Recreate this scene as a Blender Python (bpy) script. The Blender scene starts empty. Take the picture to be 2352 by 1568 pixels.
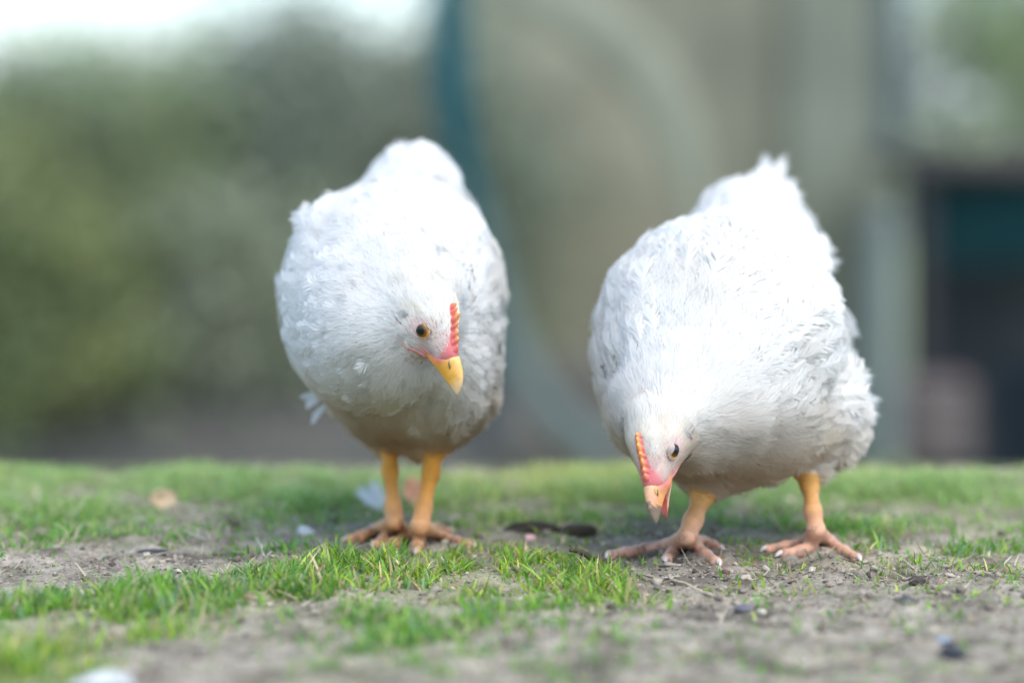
import bpy, math, random
import numpy as np
from mathutils import Vector

# ------------------------------------------------------------------ camera, sky, sun, exposure
SC = bpy.context.scene
COL = SC.collection
H = 0.395            # lens height above the ground
FP = 6533.0          # focal length in pixels of a 2352 px wide picture
CX, HY = 1176.0, 180.0   # centre column and horizon row in that picture
cam_d = bpy.data.cameras.new('camera')
cam = bpy.data.objects.new('camera', cam_d); COL.objects.link(cam)
cam.location = (0, 0, H); cam.rotation_euler = (math.radians(90), 0, 0)
cam_d.sensor_width = 36; cam_d.lens = 100
cam_d.shift_y = (HY - 784) / 2352
cam_d.clip_start = 0.05; cam_d.clip_end = 500
cam_d.dof.use_dof = True; cam_d.dof.focus_distance = 2.27; cam_d.dof.aperture_fstop = 1.75
SC.camera = cam

SUN_EL = 60      # hazy bright sky, brightest high up on the right, a little behind the camera
w = bpy.data.worlds.new('World'); SC.world = w; w.use_nodes = True
nt = w.node_tree; bgn = nt.nodes['Background']
sky = nt.nodes.new('ShaderNodeTexSky'); sky.sky_type = 'NISHITA'; sky.sun_disc = False
sky.sun_elevation = math.radians(SUN_EL); sky.sun_rotation = math.radians(140)
sky.air_density = 1.0; sky.dust_density = .6; sky.ozone_density = 1.0
# hazy spring sky: pale blue low down, warmer and softer overhead
tcw = nt.nodes.new('ShaderNodeTexCoord'); sxw = nt.nodes.new('ShaderNodeSeparateXYZ'); nt.links.new(tcw.outputs['Generated'], sxw.inputs[0])
mrw = nt.nodes.new('ShaderNodeMapRange'); mrw.interpolation_type = 'SMOOTHSTEP'; mrw.inputs['From Min'].default_value = 0.0; mrw.inputs['From Max'].default_value = 0.3
nt.links.new(sxw.outputs['Z'], mrw.inputs['Value'])
mxw = nt.nodes.new('ShaderNodeMix'); mxw.data_type = 'RGBA'; mxw.inputs['A'].default_value = (.44, .52, .67, 1); mxw.inputs['B'].default_value = (1.02, 1.01, .96, 1)
nt.links.new(mrw.outputs[0], mxw.inputs['Factor'])
muw = nt.nodes.new('ShaderNodeMix'); muw.data_type = 'RGBA'; muw.blend_type = 'MULTIPLY'; muw.inputs['Factor'].default_value = 1
nt.links.new(sky.outputs[0], muw.inputs['A']); nt.links.new(mxw.outputs['Result'], muw.inputs['B'])
nt.links.new(muw.outputs['Result'], bgn.inputs[0]); bgn.inputs[1].default_value = 0.15
sd = bpy.data.lights.new('sun', 'SUN'); sd.energy = 1.0; sd.angle = math.radians(60); sd.color = (1.0, 0.94, 0.82)
sun = bpy.data.objects.new('sun', sd); COL.objects.link(sun)
# direction the light comes from: high on the right
a_, e_ = math.radians(140), math.radians(SUN_EL)
sv = Vector((math.sin(a_) * math.cos(e_), math.cos(a_) * math.cos(e_), math.sin(e_)))
sun.rotation_euler = sv.to_track_quat('Z', 'Y').to_euler()
SC.view_settings.view_transform = 'Standard'; SC.view_settings.look = 'None'
SC.view_settings.gamma = 1; SC.view_settings.use_curve_mapping = False
SC.view_settings.exposure = 1.76
SC.render.engine = 'CYCLES'
SC.cycles.use_denoising = True
SC.cycles.max_bounces = 10; SC.cycles.diffuse_bounces = 6; SC.cycles.transparent_max_bounces = 4
SC.cycles.sample_clamp_indirect = 8

rng = np.random.default_rng(7)

# ------------------------------------------------------------------ small helpers
def A(px, py, Y):
    return np.array([(px - CX) * Y / FP, Y, H - (py - HY) * Y / FP])
def unit(v):
    v = np.asarray(v, float)
    return v / np.maximum(np.linalg.norm(v, axis=-1, keepdims=True), 1e-12)
def smooth(x, a, b):
    t = np.clip((x - a) / (b - a), 0, 1)
    return t * t * (3 - 2 * t)
def _hash(ix, iy, iz, s):
    n = (ix * 374761393 + iy * 668265263 + iz * 2147483647 + s * 974634777) & 0xFFFFFFFF
    n = ((n ^ (n >> 13)) * 1274126177) & 0xFFFFFFFF
    n = (n ^ (n >> 16)) & 0xFFFF
    return n / 65535.0
def vnoise(p, s=0):
    """value noise in -1..1, p is (n,2) or (n,3)"""
    p = np.asarray(p, float)
    if p.shape[1] == 2: p = np.concatenate([p, np.zeros((len(p), 1))], 1)
    i = np.floor(p).astype(np.int64); f = p - i; f = f * f * (3 - 2 * f)
    r = 0
    for dx in (0, 1):
        wx = f[:, 0] if dx else 1 - f[:, 0]
        for dy in (0, 1):
            wy = f[:, 1] if dy else 1 - f[:, 1]
            for dz in (0, 1):
                wz = f[:, 2] if dz else 1 - f[:, 2]
                r = r + wx * wy * wz * _hash(i[:, 0] + dx, i[:, 1] + dy, i[:, 2] + dz, s)
    return r * 2 - 1
def fbm(p, oct=4, s=0, gain=.5):
    r, a = 0, 1.0
    for k in range(oct):
        r = r + a * vnoise(np.asarray(p) * (2.03 ** k), s + k * 17); a *= gain
    return r

def mesh_np(name, V, quads=None, tris=None, mats=(), parent=None, attrs=None, smooth_=False, matidx=None, normals=None):
    V = np.asarray(V, np.float32)
    off = np.zeros(3)
    q = parent
    while q is not None:
        off = off + np.array(q.location); q = q.parent
    V = V - off.astype(np.float32)
    me = bpy.data.meshes.new(name)
    quads = np.zeros((0, 4), np.int32) if quads is None or len(quads) == 0 else np.asarray(quads, np.int32)
    tris = np.zeros((0, 3), np.int32) if tris is None or len(tris) == 0 else np.asarray(tris, np.int32)
    nq, n3 = len(quads), len(tris)
    me.vertices.add(len(V)); me.vertices.foreach_set('co', V.ravel())
    me.loops.add(nq * 4 + n3 * 3)
    me.loops.foreach_set('vertex_index', np.concatenate([quads.ravel(), tris.ravel()]).astype(np.int32))
    me.polygons.add(nq + n3)
    ls = np.concatenate([np.arange(nq) * 4, nq * 4 + np.arange(n3) * 3]).astype(np.int32)
    me.polygons.foreach_set('loop_start', ls)
    if matidx is not None: me.polygons.foreach_set('material_index', np.asarray(matidx, np.int32))
    me.update(calc_edges=True); me.validate()
    if smooth_: me.polygons.foreach_set('use_smooth', np.ones(nq + n3, bool))
    for k, v in (attrs or {}).items():
        v = np.asarray(v, np.float32)
        if v.ndim == 2:
            if v.shape[1] == 3: v = np.concatenate([v, np.ones((len(v), 1), np.float32)], 1)
            a = me.attributes.new(k, 'FLOAT_COLOR', 'POINT'); a.data.foreach_set('color', v.ravel())
        else:
            a = me.attributes.new(k, 'FLOAT', 'POINT'); a.data.foreach_set('value', v)
    if normals is not None: me.normals_split_custom_set_from_vertices(np.asarray(normals, np.float32))
    for m in mats: me.materials.append(m)
    o = bpy.data.objects.new(name, me); COL.objects.link(o)
    if parent is not None: o.parent = parent
    return o
def tag(o, label=None, cat=None, group=None, kind=None):
    if label: o['label'] = label
    if cat: o['category'] = cat
    if group: o['group'] = group
    if kind: o['kind'] = kind
    return o
def empty(name, loc, label, cat, group=None):
    o = bpy.data.objects.new(name, None); COL.objects.link(o)
    o.location = Vector([float(c) for c in loc]); o.empty_display_size = .02
    return tag(o, label, cat, group)

class MB:      # collects shapes of ONE mesh
    def __init__(s): s.V = []; s.Q = []; s.T = []; s.n = 0; s.C = []; s.N = []
    def add(s, V, Q=None, T=None, col=None, nor=None):
        V = np.asarray(V, float)
        if nor is not None: s.N.append(nor)
        s.V.append(V)
        if Q is not None and len(Q): s.Q.append(np.asarray(Q) + s.n)
        if T is not None and len(T): s.T.append(np.asarray(T) + s.n)
        if col is not None:
            c = np.asarray(col, float); c = np.tile(c, (len(V), 1)) if c.ndim == 1 else c
            s.C.append(c)
        s.n += len(V)
    def tube(s, pts, rad, seg=12, col=None, flat=1.0):
        pts = np.asarray(pts, float); n = len(pts)
        rad = np.broadcast_to(np.asarray(rad, float), (n,))
        t = unit(np.gradient(pts, axis=0))
        u = np.array([0, 0, 1.]) if abs(t[0, 2]) < .9 else np.array([1., 0, 0])
        rings = []
        for i in range(n):
            a = unit(np.cross(t[i], u)); u = np.cross(a, t[i])
            th = np.arange(seg) / seg * 2 * np.pi
            rings.append(pts[i] + rad[i] * (np.cos(th)[:, None] * a + flat * np.sin(th)[:, None] * u))
        V = np.concatenate(rings + [pts[:1], pts[-1:]])
        Q = [[i * seg + j, i * seg + (j + 1) % seg, (i + 1) * seg + (j + 1) % seg, (i + 1) * seg + j] for i in range(n - 1) for j in range(seg)]
        T = [[n * seg, (j + 1) % seg, j] for j in range(seg)] + [[n * seg + 1, (n - 1) * seg + j, (n - 1) * seg + (j + 1) % seg] for j in range(seg)]
        s.add(V, Q, T, col)
    def box(s, lo, hi, col=None):
        x0, y0, z0 = lo; x1, y1, z1 = hi
        V = [(x0, y0, z0), (x1, y0, z0), (x1, y1, z0), (x0, y1, z0), (x0, y0, z1), (x1, y0, z1), (x1, y1, z1), (x0, y1, z1)]
        s.add(V, [(0, 3, 2, 1), (4, 5, 6, 7), (0, 1, 5, 4), (1, 2, 6, 5), (2, 3, 7, 6), (3, 0, 4, 7)], None, col)
    def build(s, name, mat, parent=None, smooth_=True):
        nr = None
        if any(c.shape[1] == 6 for c in s.C):      # feathers carry the soft normal of the coat under them
            nr = np.concatenate([c[:, 3:] if c.shape[1] == 6 else np.zeros((len(c), 3)) for c in s.C]); smooth_ = True
        at = {'Col': np.concatenate([c[:, :3] for c in s.C])} if s.C else None
        return mesh_np(name, np.concatenate(s.V), np.concatenate(s.Q) if s.Q else None, np.concatenate(s.T) if s.T else None,
                       mat if isinstance(mat, (list, tuple)) else [mat], parent, at, smooth_, None, nr)

def sphere_arrays(nu=24, nv=14):
    V = [(0, 0, 1)]
    for i in range(1, nv):
        ph = math.pi * i / nv
        for j in range(nu):
            th = 2 * math.pi * j / nu
            V.append((math.sin(ph) * math.cos(th), math.sin(ph) * math.sin(th), math.cos(ph)))
    V.append((0, 0, -1))
    Q = [(1 + (i) * nu + j, 1 + (i + 1) * nu + j, 1 + (i + 1) * nu + (j + 1) % nu, 1 + i * nu + (j + 1) % nu) for i in range(nv - 2) for j in range(nu)]
    e = len(V) - 1
    T = [(0, 1 + j, 1 + (j + 1) % nu) for j in range(nu)] + [(e, 1 + (nv - 2) * nu + (j + 1) % nu, 1 + (nv - 2) * nu + j) for j in range(nu)]
    return np.array(V, float), np.array(Q), np.array(T)
SPH = sphere_arrays(); SPL = sphere_arrays(8, 5)

# ------------------------------------------------------------------ materials
def mat_new(name):
    m = bpy.data.materials.new(name); m.use_nodes = True
    return m, m.node_tree.nodes, m.node_tree.links, m.node_tree.nodes['Principled BSDF']
def mat_attr(name, rough=.6, spec=.3, trans=0.0, bump=None, tint=(1, 1, 1), sss=0.0, noise=None):
    """colour from the Col attribute, optional translucency and bump"""
    m, N, L, P = mat_new(name)
    at = N.new('ShaderNodeAttribute'); at.attribute_name = 'Col'
    colr = at.outputs['Color']
    if noise:
        tx = N.new('ShaderNodeTexNoise'); tx.inputs['Scale'].default_value = noise[0]; tx.inputs['Detail'].default_value = 6
        tc = N.new('ShaderNodeTexCoord'); L.new(tc.outputs['Object'], tx.inputs['Vector'])
        mr = N.new('ShaderNodeMapRange'); mr.inputs['From Min'].default_value = .3; mr.inputs['From Max'].default_value = .7
        mr.inputs['To Min'].default_value = 1 - noise[1]; mr.inputs['To Max'].default_value = 1 + noise[1]
        L.new(tx.outputs['Fac'], mr.inputs['Value'])
        vm = N.new('ShaderNodeVectorMath'); vm.operation = 'SCALE'
        L.new(colr, vm.inputs[0]); L.new(mr.outputs[0], vm.inputs['Scale']); colr = vm.outputs[0]
    L.new(colr, P.inputs['Base Color'])
    P.inputs['Roughness'].default_value = rough; P.inputs['Specular IOR Level'].default_value = spec
    if sss:
        P.inputs['Subsurface Weight'].default_value = sss; P.inputs['Subsurface Radius'].default_value = (1, .35, .2)
        P.inputs['Subsurface Scale'].default_value = .004
    if bump:
        tx = N.new('ShaderNodeTexNoise'); tx.inputs['Scale'].default_value = bump[0]; tx.inputs['Detail'].default_value = 8
        tc = N.new('ShaderNodeTexCoord'); L.new(tc.outputs['Object'], tx.inputs['Vector'])
        b = N.new('ShaderNodeBump'); b.inputs['Strength'].default_value = bump[1]; b.inputs['Distance'].default_value = bump[2]
        L.new(tx.outputs['Fac'], b.inputs['Height']); L.new(b.outputs[0], P.inputs['Normal'])
    if trans:
        tr = N.new('ShaderNodeBsdfTranslucent'); L.new(colr, tr.inputs['Color'])
        mx = N.new('ShaderNodeMixShader'); mx.inputs[0].default_value = trans
        out = N['Material Output']; L.new(P.outputs[0], mx.inputs[1]); L.new(tr.outputs[0], mx.inputs[2]); L.new(mx.outputs[0], out.inputs[0])
    return m

M_SOIL = None
def make_soil():
    m, N, L, P = mat_new('bare_soil_and_turf')
    tc = N.new('ShaderNodeTexCoord')
    n1 = N.new('ShaderNodeTexNoise'); n1.inputs['Scale'].default_value = 22; n1.inputs['Detail'].default_value = 8; n1.inputs['Roughness'].default_value = .62
    n2 = N.new('ShaderNodeTexNoise'); n2.inputs['Scale'].default_value = 320; n2.inputs['Detail'].default_value = 6; n2.inputs['Roughness'].default_value = .7
    for n in (n1, n2): L.new(tc.outputs['Object'], n.inputs['Vector'])
    r = N.new('ShaderNodeValToRGB'); e = r.color_ramp.elements
    e[0].position = .34; e[0].color = (.14, .112, .083, 1)
    e[1].position = .66; e[1].color = (.50, .42, .325, 1)
    k = r.color_ramp.elements.new(.5); k.color = (.33, .275, .212, 1)
    L.new(n1.outputs['Fac'], r.inputs[0])
    r2 = N.new('ShaderNodeMapRange'); r2.inputs['From Min'].default_value = .3; r2.inputs['From Max'].default_value = .7
    r2.inputs['To Min'].default_value = .5; r2.inputs['To Max'].default_value = 1.4
    L.new(n2.outputs['Fac'], r2.inputs['Value'])
    sc = N.new('ShaderNodeVectorMath'); sc.operation = 'SCALE'; L.new(r.outputs[0], sc.inputs[0]); L.new(r2.outputs[0], sc.inputs['Scale'])
    at = N.new('ShaderNodeAttribute'); at.attribute_name = 'Col'     # r = turf cover, g = damp dug soil
    sp = N.new('ShaderNodeSeparateColor'); L.new(at.outputs['Color'], sp.inputs[0])
    turf = N.new('ShaderNodeValToRGB'); t = turf.color_ramp.elements
    t[0].position = .35; t[0].color = (.16, .24, .06, 1); t[1].position = .65; t[1].color = (.36, .38, .16, 1)
    n3 = N.new('ShaderNodeTexNoise'); n3.inputs['Scale'].default_value = 6; n3.inputs['Detail'].default_value = 5; L.new(tc.outputs['Object'], n3.inputs['Vector'])
    L.new(n3.outputs['Fac'], turf.inputs[0])
    mx = N.new('ShaderNodeMix'); mx.data_type = 'RGBA'; L.new(sp.outputs[0], mx.inputs['Factor']); L.new(sc.outputs[0], mx.inputs['A']); L.new(turf.outputs[0], mx.inputs['B'])
    mx2 = N.new('ShaderNodeMix'); mx2.data_type = 'RGBA'; L.new(sp.outputs[1], mx2.inputs['Factor']); L.new(mx.outputs['Result'], mx2.inputs['A']); mx2.inputs['B'].default_value = (.06, .052, .045, 1)
    L.new(mx2.outputs['Result'], P.inputs['Base Color']); P.inputs['Roughness'].default_value = .95; P.inputs['Specular IOR Level'].default_value = .15
    b = N.new('ShaderNodeBump'); b.inputs['Strength'].default_value = .9; b.inputs['Distance'].default_value = .004
    L.new(n2.outputs['Fac'], b.inputs['Height']); L.new(b.outputs[0], P.inputs['Normal'])
    return m

# ------------------------------------------------------------------ ground
def bump2(px, py, cx, cy, rx, ry):
    return np.exp(-((px - cx) / rx) ** 2 - ((py - cy) / ry) ** 2)
LBX, LBY = A(950, 960, 2.46)[0], 2.46
def gz(x, y, fine=True):
    x = np.atleast_1d(np.asarray(x, float)); y = np.atleast_1d(np.asarray(y, float))
    p = np.stack([x, y], 1)
    near = 1 - smooth(y, 3.0, 3.3)
    z = .004 * vnoise(p * 5, 3) * near
    flat = np.exp(-((x - .19) / .16) ** 2 - ((y - 2.33) / .10) ** 2)
    z = z * (1 - .7 * flat)
    z = z - .0045 * smooth(vnoise(p * 22, 9), .4, .8) * near        # scraped spots a few centimetres wide
    z = z - .14 * np.maximum(y - 2.89, 0) + .14 * np.maximum(y - 16, 0)   # the yard falls away behind the crest
    z = z - .025 * smooth(y, 2.86, 3.1)
    if fine:
        d = dens_xy(x, y)
        ruf = (.0026 * vnoise(p * 30, 20) + .0020 * vnoise(p * 62, 21) + .0012 * vnoise(p * 130, 22) + .0009 * vnoise(p * 240, 23)) * near
        z = z + ruf * (1.0 + .5 * flat)
    return z
def dens_px(px, py):
    d = (.80 + .35 * (1 - smooth(py, 1080, 1150))) * (1 - smooth(py, 1215, 1245))
    d = np.maximum(d, 0.0)
    # scruffy thinner stripe behind the birds
    d = d * (1 - .55 * bump2(px, py, 600, 1215, 500, 22)) * (1 - .6 * bump2(px, py, 1250, 1225, 230, 28))
    xs = [-900, 0, 300, 600, 820, 1100, 1330, 1440, 1500]; ys = [1400, 1405, 1392, 1352, 1322, 1315, 1325, 1345, 1350]
    c = np.interp(px, xs, ys); hw = np.interp(px, [-900, 0, 300, 600, 900, 1300, 1500], [50, 36, 46, 55, 54, 56, 30])
    d = np.maximum(d, 1.15 * np.exp(-np.abs((py - c) / hw) ** 3) * (1 - smooth(px, 1400, 1500)))
    d = np.maximum(d, .8 * bump2(px, py, 960, 1405, 330, 62)); d = np.maximum(d, .55 * bump2(px, py, 330, 1440, 260, 45))
    d = np.maximum(d, 1.0 * bump2(px, py, 910, 1490, 160, 75))
    d = np.maximum(d, 1.15 * bump2(px, py, 20, 1520, 210, 95))
    d = np.maximum(d, .6 * bump2(px, py, 120, 1230, 380, 34))
    d = np.maximum(d, .55 * bump2(px, py, 2200, 1262, 260, 22))
    d = np.maximum(d, .42 * bump2(px, py, 2120, 1300, 240, 18))
    d = np.maximum(d, .75 * bump2(px, py, 1760, 1255, 80, 30))
    d = np.maximum(d, .30 * bump2(px, py, 2300, 1315, 120, 20))
    d = d * (1 - .95 * bump2(px, py, 950, 1243, 175, 24))
    d = np.maximum(d, .12)
    d = np.maximum(d, .38 * bump2(px, py, 1300, 1262, 170, 26)); d = np.maximum(d, .34 * bump2(px, py, 620, 1262, 160, 22))
    d = d * (1 - .93 * bump2(px, py, 260, 1298, 300, 30))
    d = d * (1 - .9 * bump2(px, py, 1600, 1310, 110, 26))
    d = d * (1 - .8 * bump2(px, py, 2110, 1235, 130, 18))
    return np.clip(d, 0, 1.15)
def dens_xy(x, y):
    return dens_px(CX + x * FP / y, HY + H * FP / y)

def build_ground():
    xs = np.concatenate([-np.geomspace(80, .78, 34), np.arange(-.75, .751, .0042), np.geomspace(.78, 80, 34)])
    ys = np.concatenate([-np.geomspace(60, 1.3, 16), np.linspace(-1.2, 1.5, 14), np.arange(1.56, 3.4, .0042), np.geomspace(3.41, 160, 110)])
    X, Yg = np.meshgrid(xs, ys)
    x, y = X.ravel(), Yg.ravel()
    ysafe = np.maximum(y, 1.0)
    z = gz(x, ysafe)
    px, py = CX + x * FP / ysafe, HY + H * FP / ysafe
    V = np.stack([x, y, z], 1)
    nx, ny = len(xs), len(ys)
    i = np.arange(ny - 1)[:, None] * nx + np.arange(nx - 1)[None]
    Q = np.stack([i, i + 1, i + nx + 1, i + nx], -1).reshape(-1, 4)
    turf = .9 * smooth(ysafe, 2.45, 2.9) * smooth(vnoise(np.stack([x, y], 1) * 9, 40) + .55, 0, .7)
    turf = np.maximum(turf, .35 * dens_px(px, py))
    dug = .8 * np.exp(-((x - .155) / .07) ** 2 - ((y - 2.25) / .05) ** 2) * smooth(fbm(np.stack([x, y], 1) * 40, 3, 5), -.5, .5)
    dug = np.maximum(dug, .6 * smooth(vnoise(np.stack([x, y], 1) * 22, 9), .4, .8) * (1 - smooth(ysafe, 2.8, 3.1)))
    o = mesh_np('ground', V, Q, None, [make_soil()], None, {'Col': np.stack([turf, dug, 0 * dug], 1)}, True)
    tag(o, kind='structure')
build_ground()

# ---- grass
def ribbons(P, U, D, Lh, W, bend, nseg=4, twist=None):
    """P roots, U up dir, D lean dir (unit), heights, widths, bend amount -> verts, quads, tris"""
    n = len(P); S = unit(np.cross(U, D))
    if twist is not None: S = unit(S * np.cos(twist)[:, None] + D * np.sin(twist)[:, None])
    V = []
    for k in range(nseg):
        s = k / nseg
        c = P + U * (Lh * (s - .32 * bend * s * s))[:, None] + D * (Lh * (bend * s * s + .08 * s))[:, None]
        wd = (W * .5 * (1 - .75 * s ** 2.2))[:, None]
        V += [c - S * wd, c + S * wd]
    s = 1.0
    V.append(P + U * (Lh * (s - .32 * bend))[:, None] + D * (Lh * (bend + .08))[:, None])
    V = np.stack(V, 1)                      # n, 2*nseg+1, 3
    m = 2 * nseg + 1; b = (np.arange(n) * m)[:, None]
    Q = np.concatenate([b + np.array([[2 * k, 2 * k + 1, 2 * k + 3, 2 * k + 2]]) for k in range(nseg - 1)])
    T = b + np.array([[m - 3, m - 2, m - 1]])
    return V.reshape(-1, 3), Q, T, m
M_GRASS = mat_attr('grass_blades', .45, .35, .38)
def grass(name, y0, y1, n_m2, hmin, hmax, wmin, wmax, seed, widen):
    r = np.random.default_rng(seed)
    xm = .24 * y1
    n = int(n_m2 * (y1 - y0) * 2 * xm)
    x = r.uniform(-xm, xm, n); y = r.uniform(y0, y1, n)
    keep = np.abs(x) < (.18 * y + widen)
    x, y = x[keep], y[keep]
    d = dens_xy(x, y)
    cl = .42 + .75 * vnoise(np.stack([x, y], 1) * 42, 61) + .5 * vnoise(np.stack([x, y], 1) * 13, 62)
    d = d * np.clip(.85 + .7 * vnoise(np.stack([x, y], 1) * 7, 55) * smooth(y, 2.35, 2.5), .15, 1.2) * (1 - .4 * smooth(y, 2.75, 2.9))
    keep = r.random(len(x)) < d * np.clip(cl * 1.5 + .05 + .35 * smooth(y, 2.6, 2.85), .03, 1.25)
    x, y, d = x[keep], y[keep], d[keep]; cl = cl[keep]
    # none where a foot stands or a toe lies
    for (fx, fy, fr) in FEET: 
        k = np.hypot(x - fx, y - fy) > fr; x, y, d, cl = x[k], y[k], d[k], cl[k]
    n = len(x)
    z = gz(x, y) - .001
    th = r.uniform(0, 2 * np.pi, n); D = np.stack([np.cos(th), np.sin(th), 0 * th], 1)
    U = unit(np.stack([r.normal(0, .28, n), r.normal(0, .28, n), np.ones(n)], 1))
    Lh = (hmin + (hmax - hmin) * r.random(n) ** 1.5) * (.45 + .65 * d)
    patch = vnoise(np.stack([x, y], 1) * 7, 77)
    Lh = Lh * (1 + .3 * patch) * (.55 + .75 * np.clip(cl, 0, 1)) * (1 - .12 * smooth(y, 2.5, 2.7)) * (1 - .5 * smooth(y, 2.7, 2.92)) * (1 + .22 * vnoise(np.stack([x, y], 1) * 16, 99))
    W = r.uniform(wmin, wmax, n)
    V, Q, T, m = ribbons(np.stack([x, y, z], 1), U, D, Lh, W, r.uniform(.1, .95, n), 4, r.uniform(-1.2, 1.2, n))
    base = np.array([[.085, .245, .02], [.145, .33, .028], [.26, .41, .045], [.13, .27, .12], [.52, .46, .27], [.34, .25, .15]])
    pr = np.array([.27, .28, .20, .13, .085, .035])
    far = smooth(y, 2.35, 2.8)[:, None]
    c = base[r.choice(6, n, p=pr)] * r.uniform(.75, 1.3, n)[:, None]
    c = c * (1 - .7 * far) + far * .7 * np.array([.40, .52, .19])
    yel = smooth(vnoise(np.stack([x, y], 1) * 3.1, 90), -.1, .7)[:, None]
    c = c * (1 + yel * np.array([[.55, .18, .1]]))
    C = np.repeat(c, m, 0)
    # pale straw tips on some blades
    tip = np.tile(np.linspace(0, 1, m), n)[:, None] ** 4 * np.repeat((r.random(n) < .18), m)[:, None]
    C = C * (1 - tip) + tip * np.array([.55, .45, .22])
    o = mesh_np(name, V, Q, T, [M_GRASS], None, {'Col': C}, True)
    return o
FEET = []

# ------------------------------------------------------------------ chicken bodies
class Field:
    def __init__(s): s.P = []
    def ell(s, c, r, R=None, k=.02, t='body'):
        s.P.append(('e', np.asarray(c, float), np.asarray(r, float), np.eye(3) if R is None else np.asarray(R, float), k, t))
    def cone(s, a, b, ra, rb, k=.006, t='leg'):
        s.P.append(('c', np.asarray(a, float), np.asarray(b, float), (ra, rb), k, t))
    def raw(s, p, q):
        if q[0] == 'e':
            l = (p - q[1]) @ q[3].T
            k0 = np.linalg.norm(l / q[2], axis=1); k1 = np.linalg.norm(l / q[2] ** 2, axis=1) + 1e-9
            return k0 * (k0 - 1) / k1
        ba = q[2] - q[1]; h = np.clip(((p - q[1]) @ ba) / (ba @ ba), 0, 1)
        return np.linalg.norm(p - q[1] - h[:, None] * ba, axis=1) - (q[3][0] + (q[3][1] - q[3][0]) * h)
    def __call__(s, p):
        d = None
        for q in s.P:
            if d is not None and (q[5] == 'leg' or q[5] == 'face'):
                lo = np.minimum(q[1], q[2]) if q[0] == 'c' else q[1]; hi = np.maximum(q[1], q[2]) if q[0] == 'c' else q[1]
                m_ = (max(q[3]) if q[0] == 'c' else max(q[2])) + .016
                ix = np.where(np.all((p > lo - m_) & (p < hi + m_), 1))[0]
                if not len(ix): continue
                r = s.raw(p[ix], q); k = q[4]; dd = d[ix]; h = np.clip(.5 + .5 * (dd - r) / k, 0, 1)
                d[ix] = dd + (r - dd) * h - k * h * (1 - h); continue
            r = s.raw(p, q)
            if d is None: d = r; continue
            k = q[4]; h = np.clip(.5 + .5 * (d - r) / k, 0, 1)
            d = d + (r - d) * h - k * h * (1 - h)
        return d
    def grad(s, p, e=4e-4):
        g = np.stack([s(p + np.eye(3)[i] * e) - s(p - np.eye(3)[i] * e) for i in range(3)], 1)
        return unit(g)
    def tags(s, p):
        tl = []; best = {}
        for q in s.P:
            if q[5] == 'leg':
                lo = np.minimum(q[1], q[2]) if q[0] == 'c' else q[1]; hi = np.maximum(q[1], q[2]) if q[0] == 'c' else q[1]
                m_ = (max(q[3]) if q[0] == 'c' else max(q[2])) + .05
                ix = np.where(np.all((p > lo - m_) & (p < hi + m_), 1))[0]
                if 'leg' not in best: best['leg'] = np.full(len(p), .05)
                best['leg'][ix] = np.minimum(best['leg'][ix], s.raw(p[ix], q)); continue
            r = s.raw(p, q); best[q[5]] = np.minimum(best.get(q[5], 9), r)
        return best
    def seed_mesh(s, voxel):
        b = MB()
        for q in s.P:
            if q[0] == 'e': b.add((SPH[0] * q[2]) @ q[3] + q[1], SPH[1], SPH[2])
            else:
                L_ = np.linalg.norm(q[2] - q[1]); n = max(2, int(L_ / (min(q[3]) * .45)) + 1)
                ts = np.linspace(0, 1, n)
                b.tube([q[1] + t * (q[2] - q[1]) for t in ts], [q[3][0] + t * (q[3][1] - q[3][0]) for t in ts], 14)
                for e, r in ((q[1], q[3][0]), (q[2], q[3][1])): b.add(SPH[0] * r * .99 + e, SPH[1], SPH[2])
        o = mesh_np('tmp', np.concatenate(b.V), np.concatenate(b.Q), np.concatenate(b.T))
        m = o.modifiers.new('r', 'REMESH'); m.mode = 'VOXEL'; m.voxel_size = voxel; m.adaptivity = 0
        dg = bpy.context.evaluated_depsgraph_get(); dg.update()
        ev = o.evaluated_get(dg); me = ev.to_mesh()
        V = np.empty(len(me.vertices) * 3, np.float32); me.vertices.foreach_get('co', V); V = V.reshape(-1, 3).astype(float)
        nl = np.empty(len(me.polygons), np.int32); me.polygons.foreach_get('loop_total', nl)
        li = np.empty(len(me.loops), np.int32); me.loops.foreach_get('vertex_index', li)
        ls = np.empty(len(me.polygons), np.int32); me.polygons.foreach_get('loop_start', ls)
        Q = li[ls[nl == 4][:, None] + np.arange(4)]; T = li[ls[nl == 3][:, None] + np.arange(3)]
        ev.to_mesh_clear()
        me0 = o.data; bpy.data.objects.remove(o); bpy.data.meshes.remove(me0)
        return V, Q, T

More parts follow.
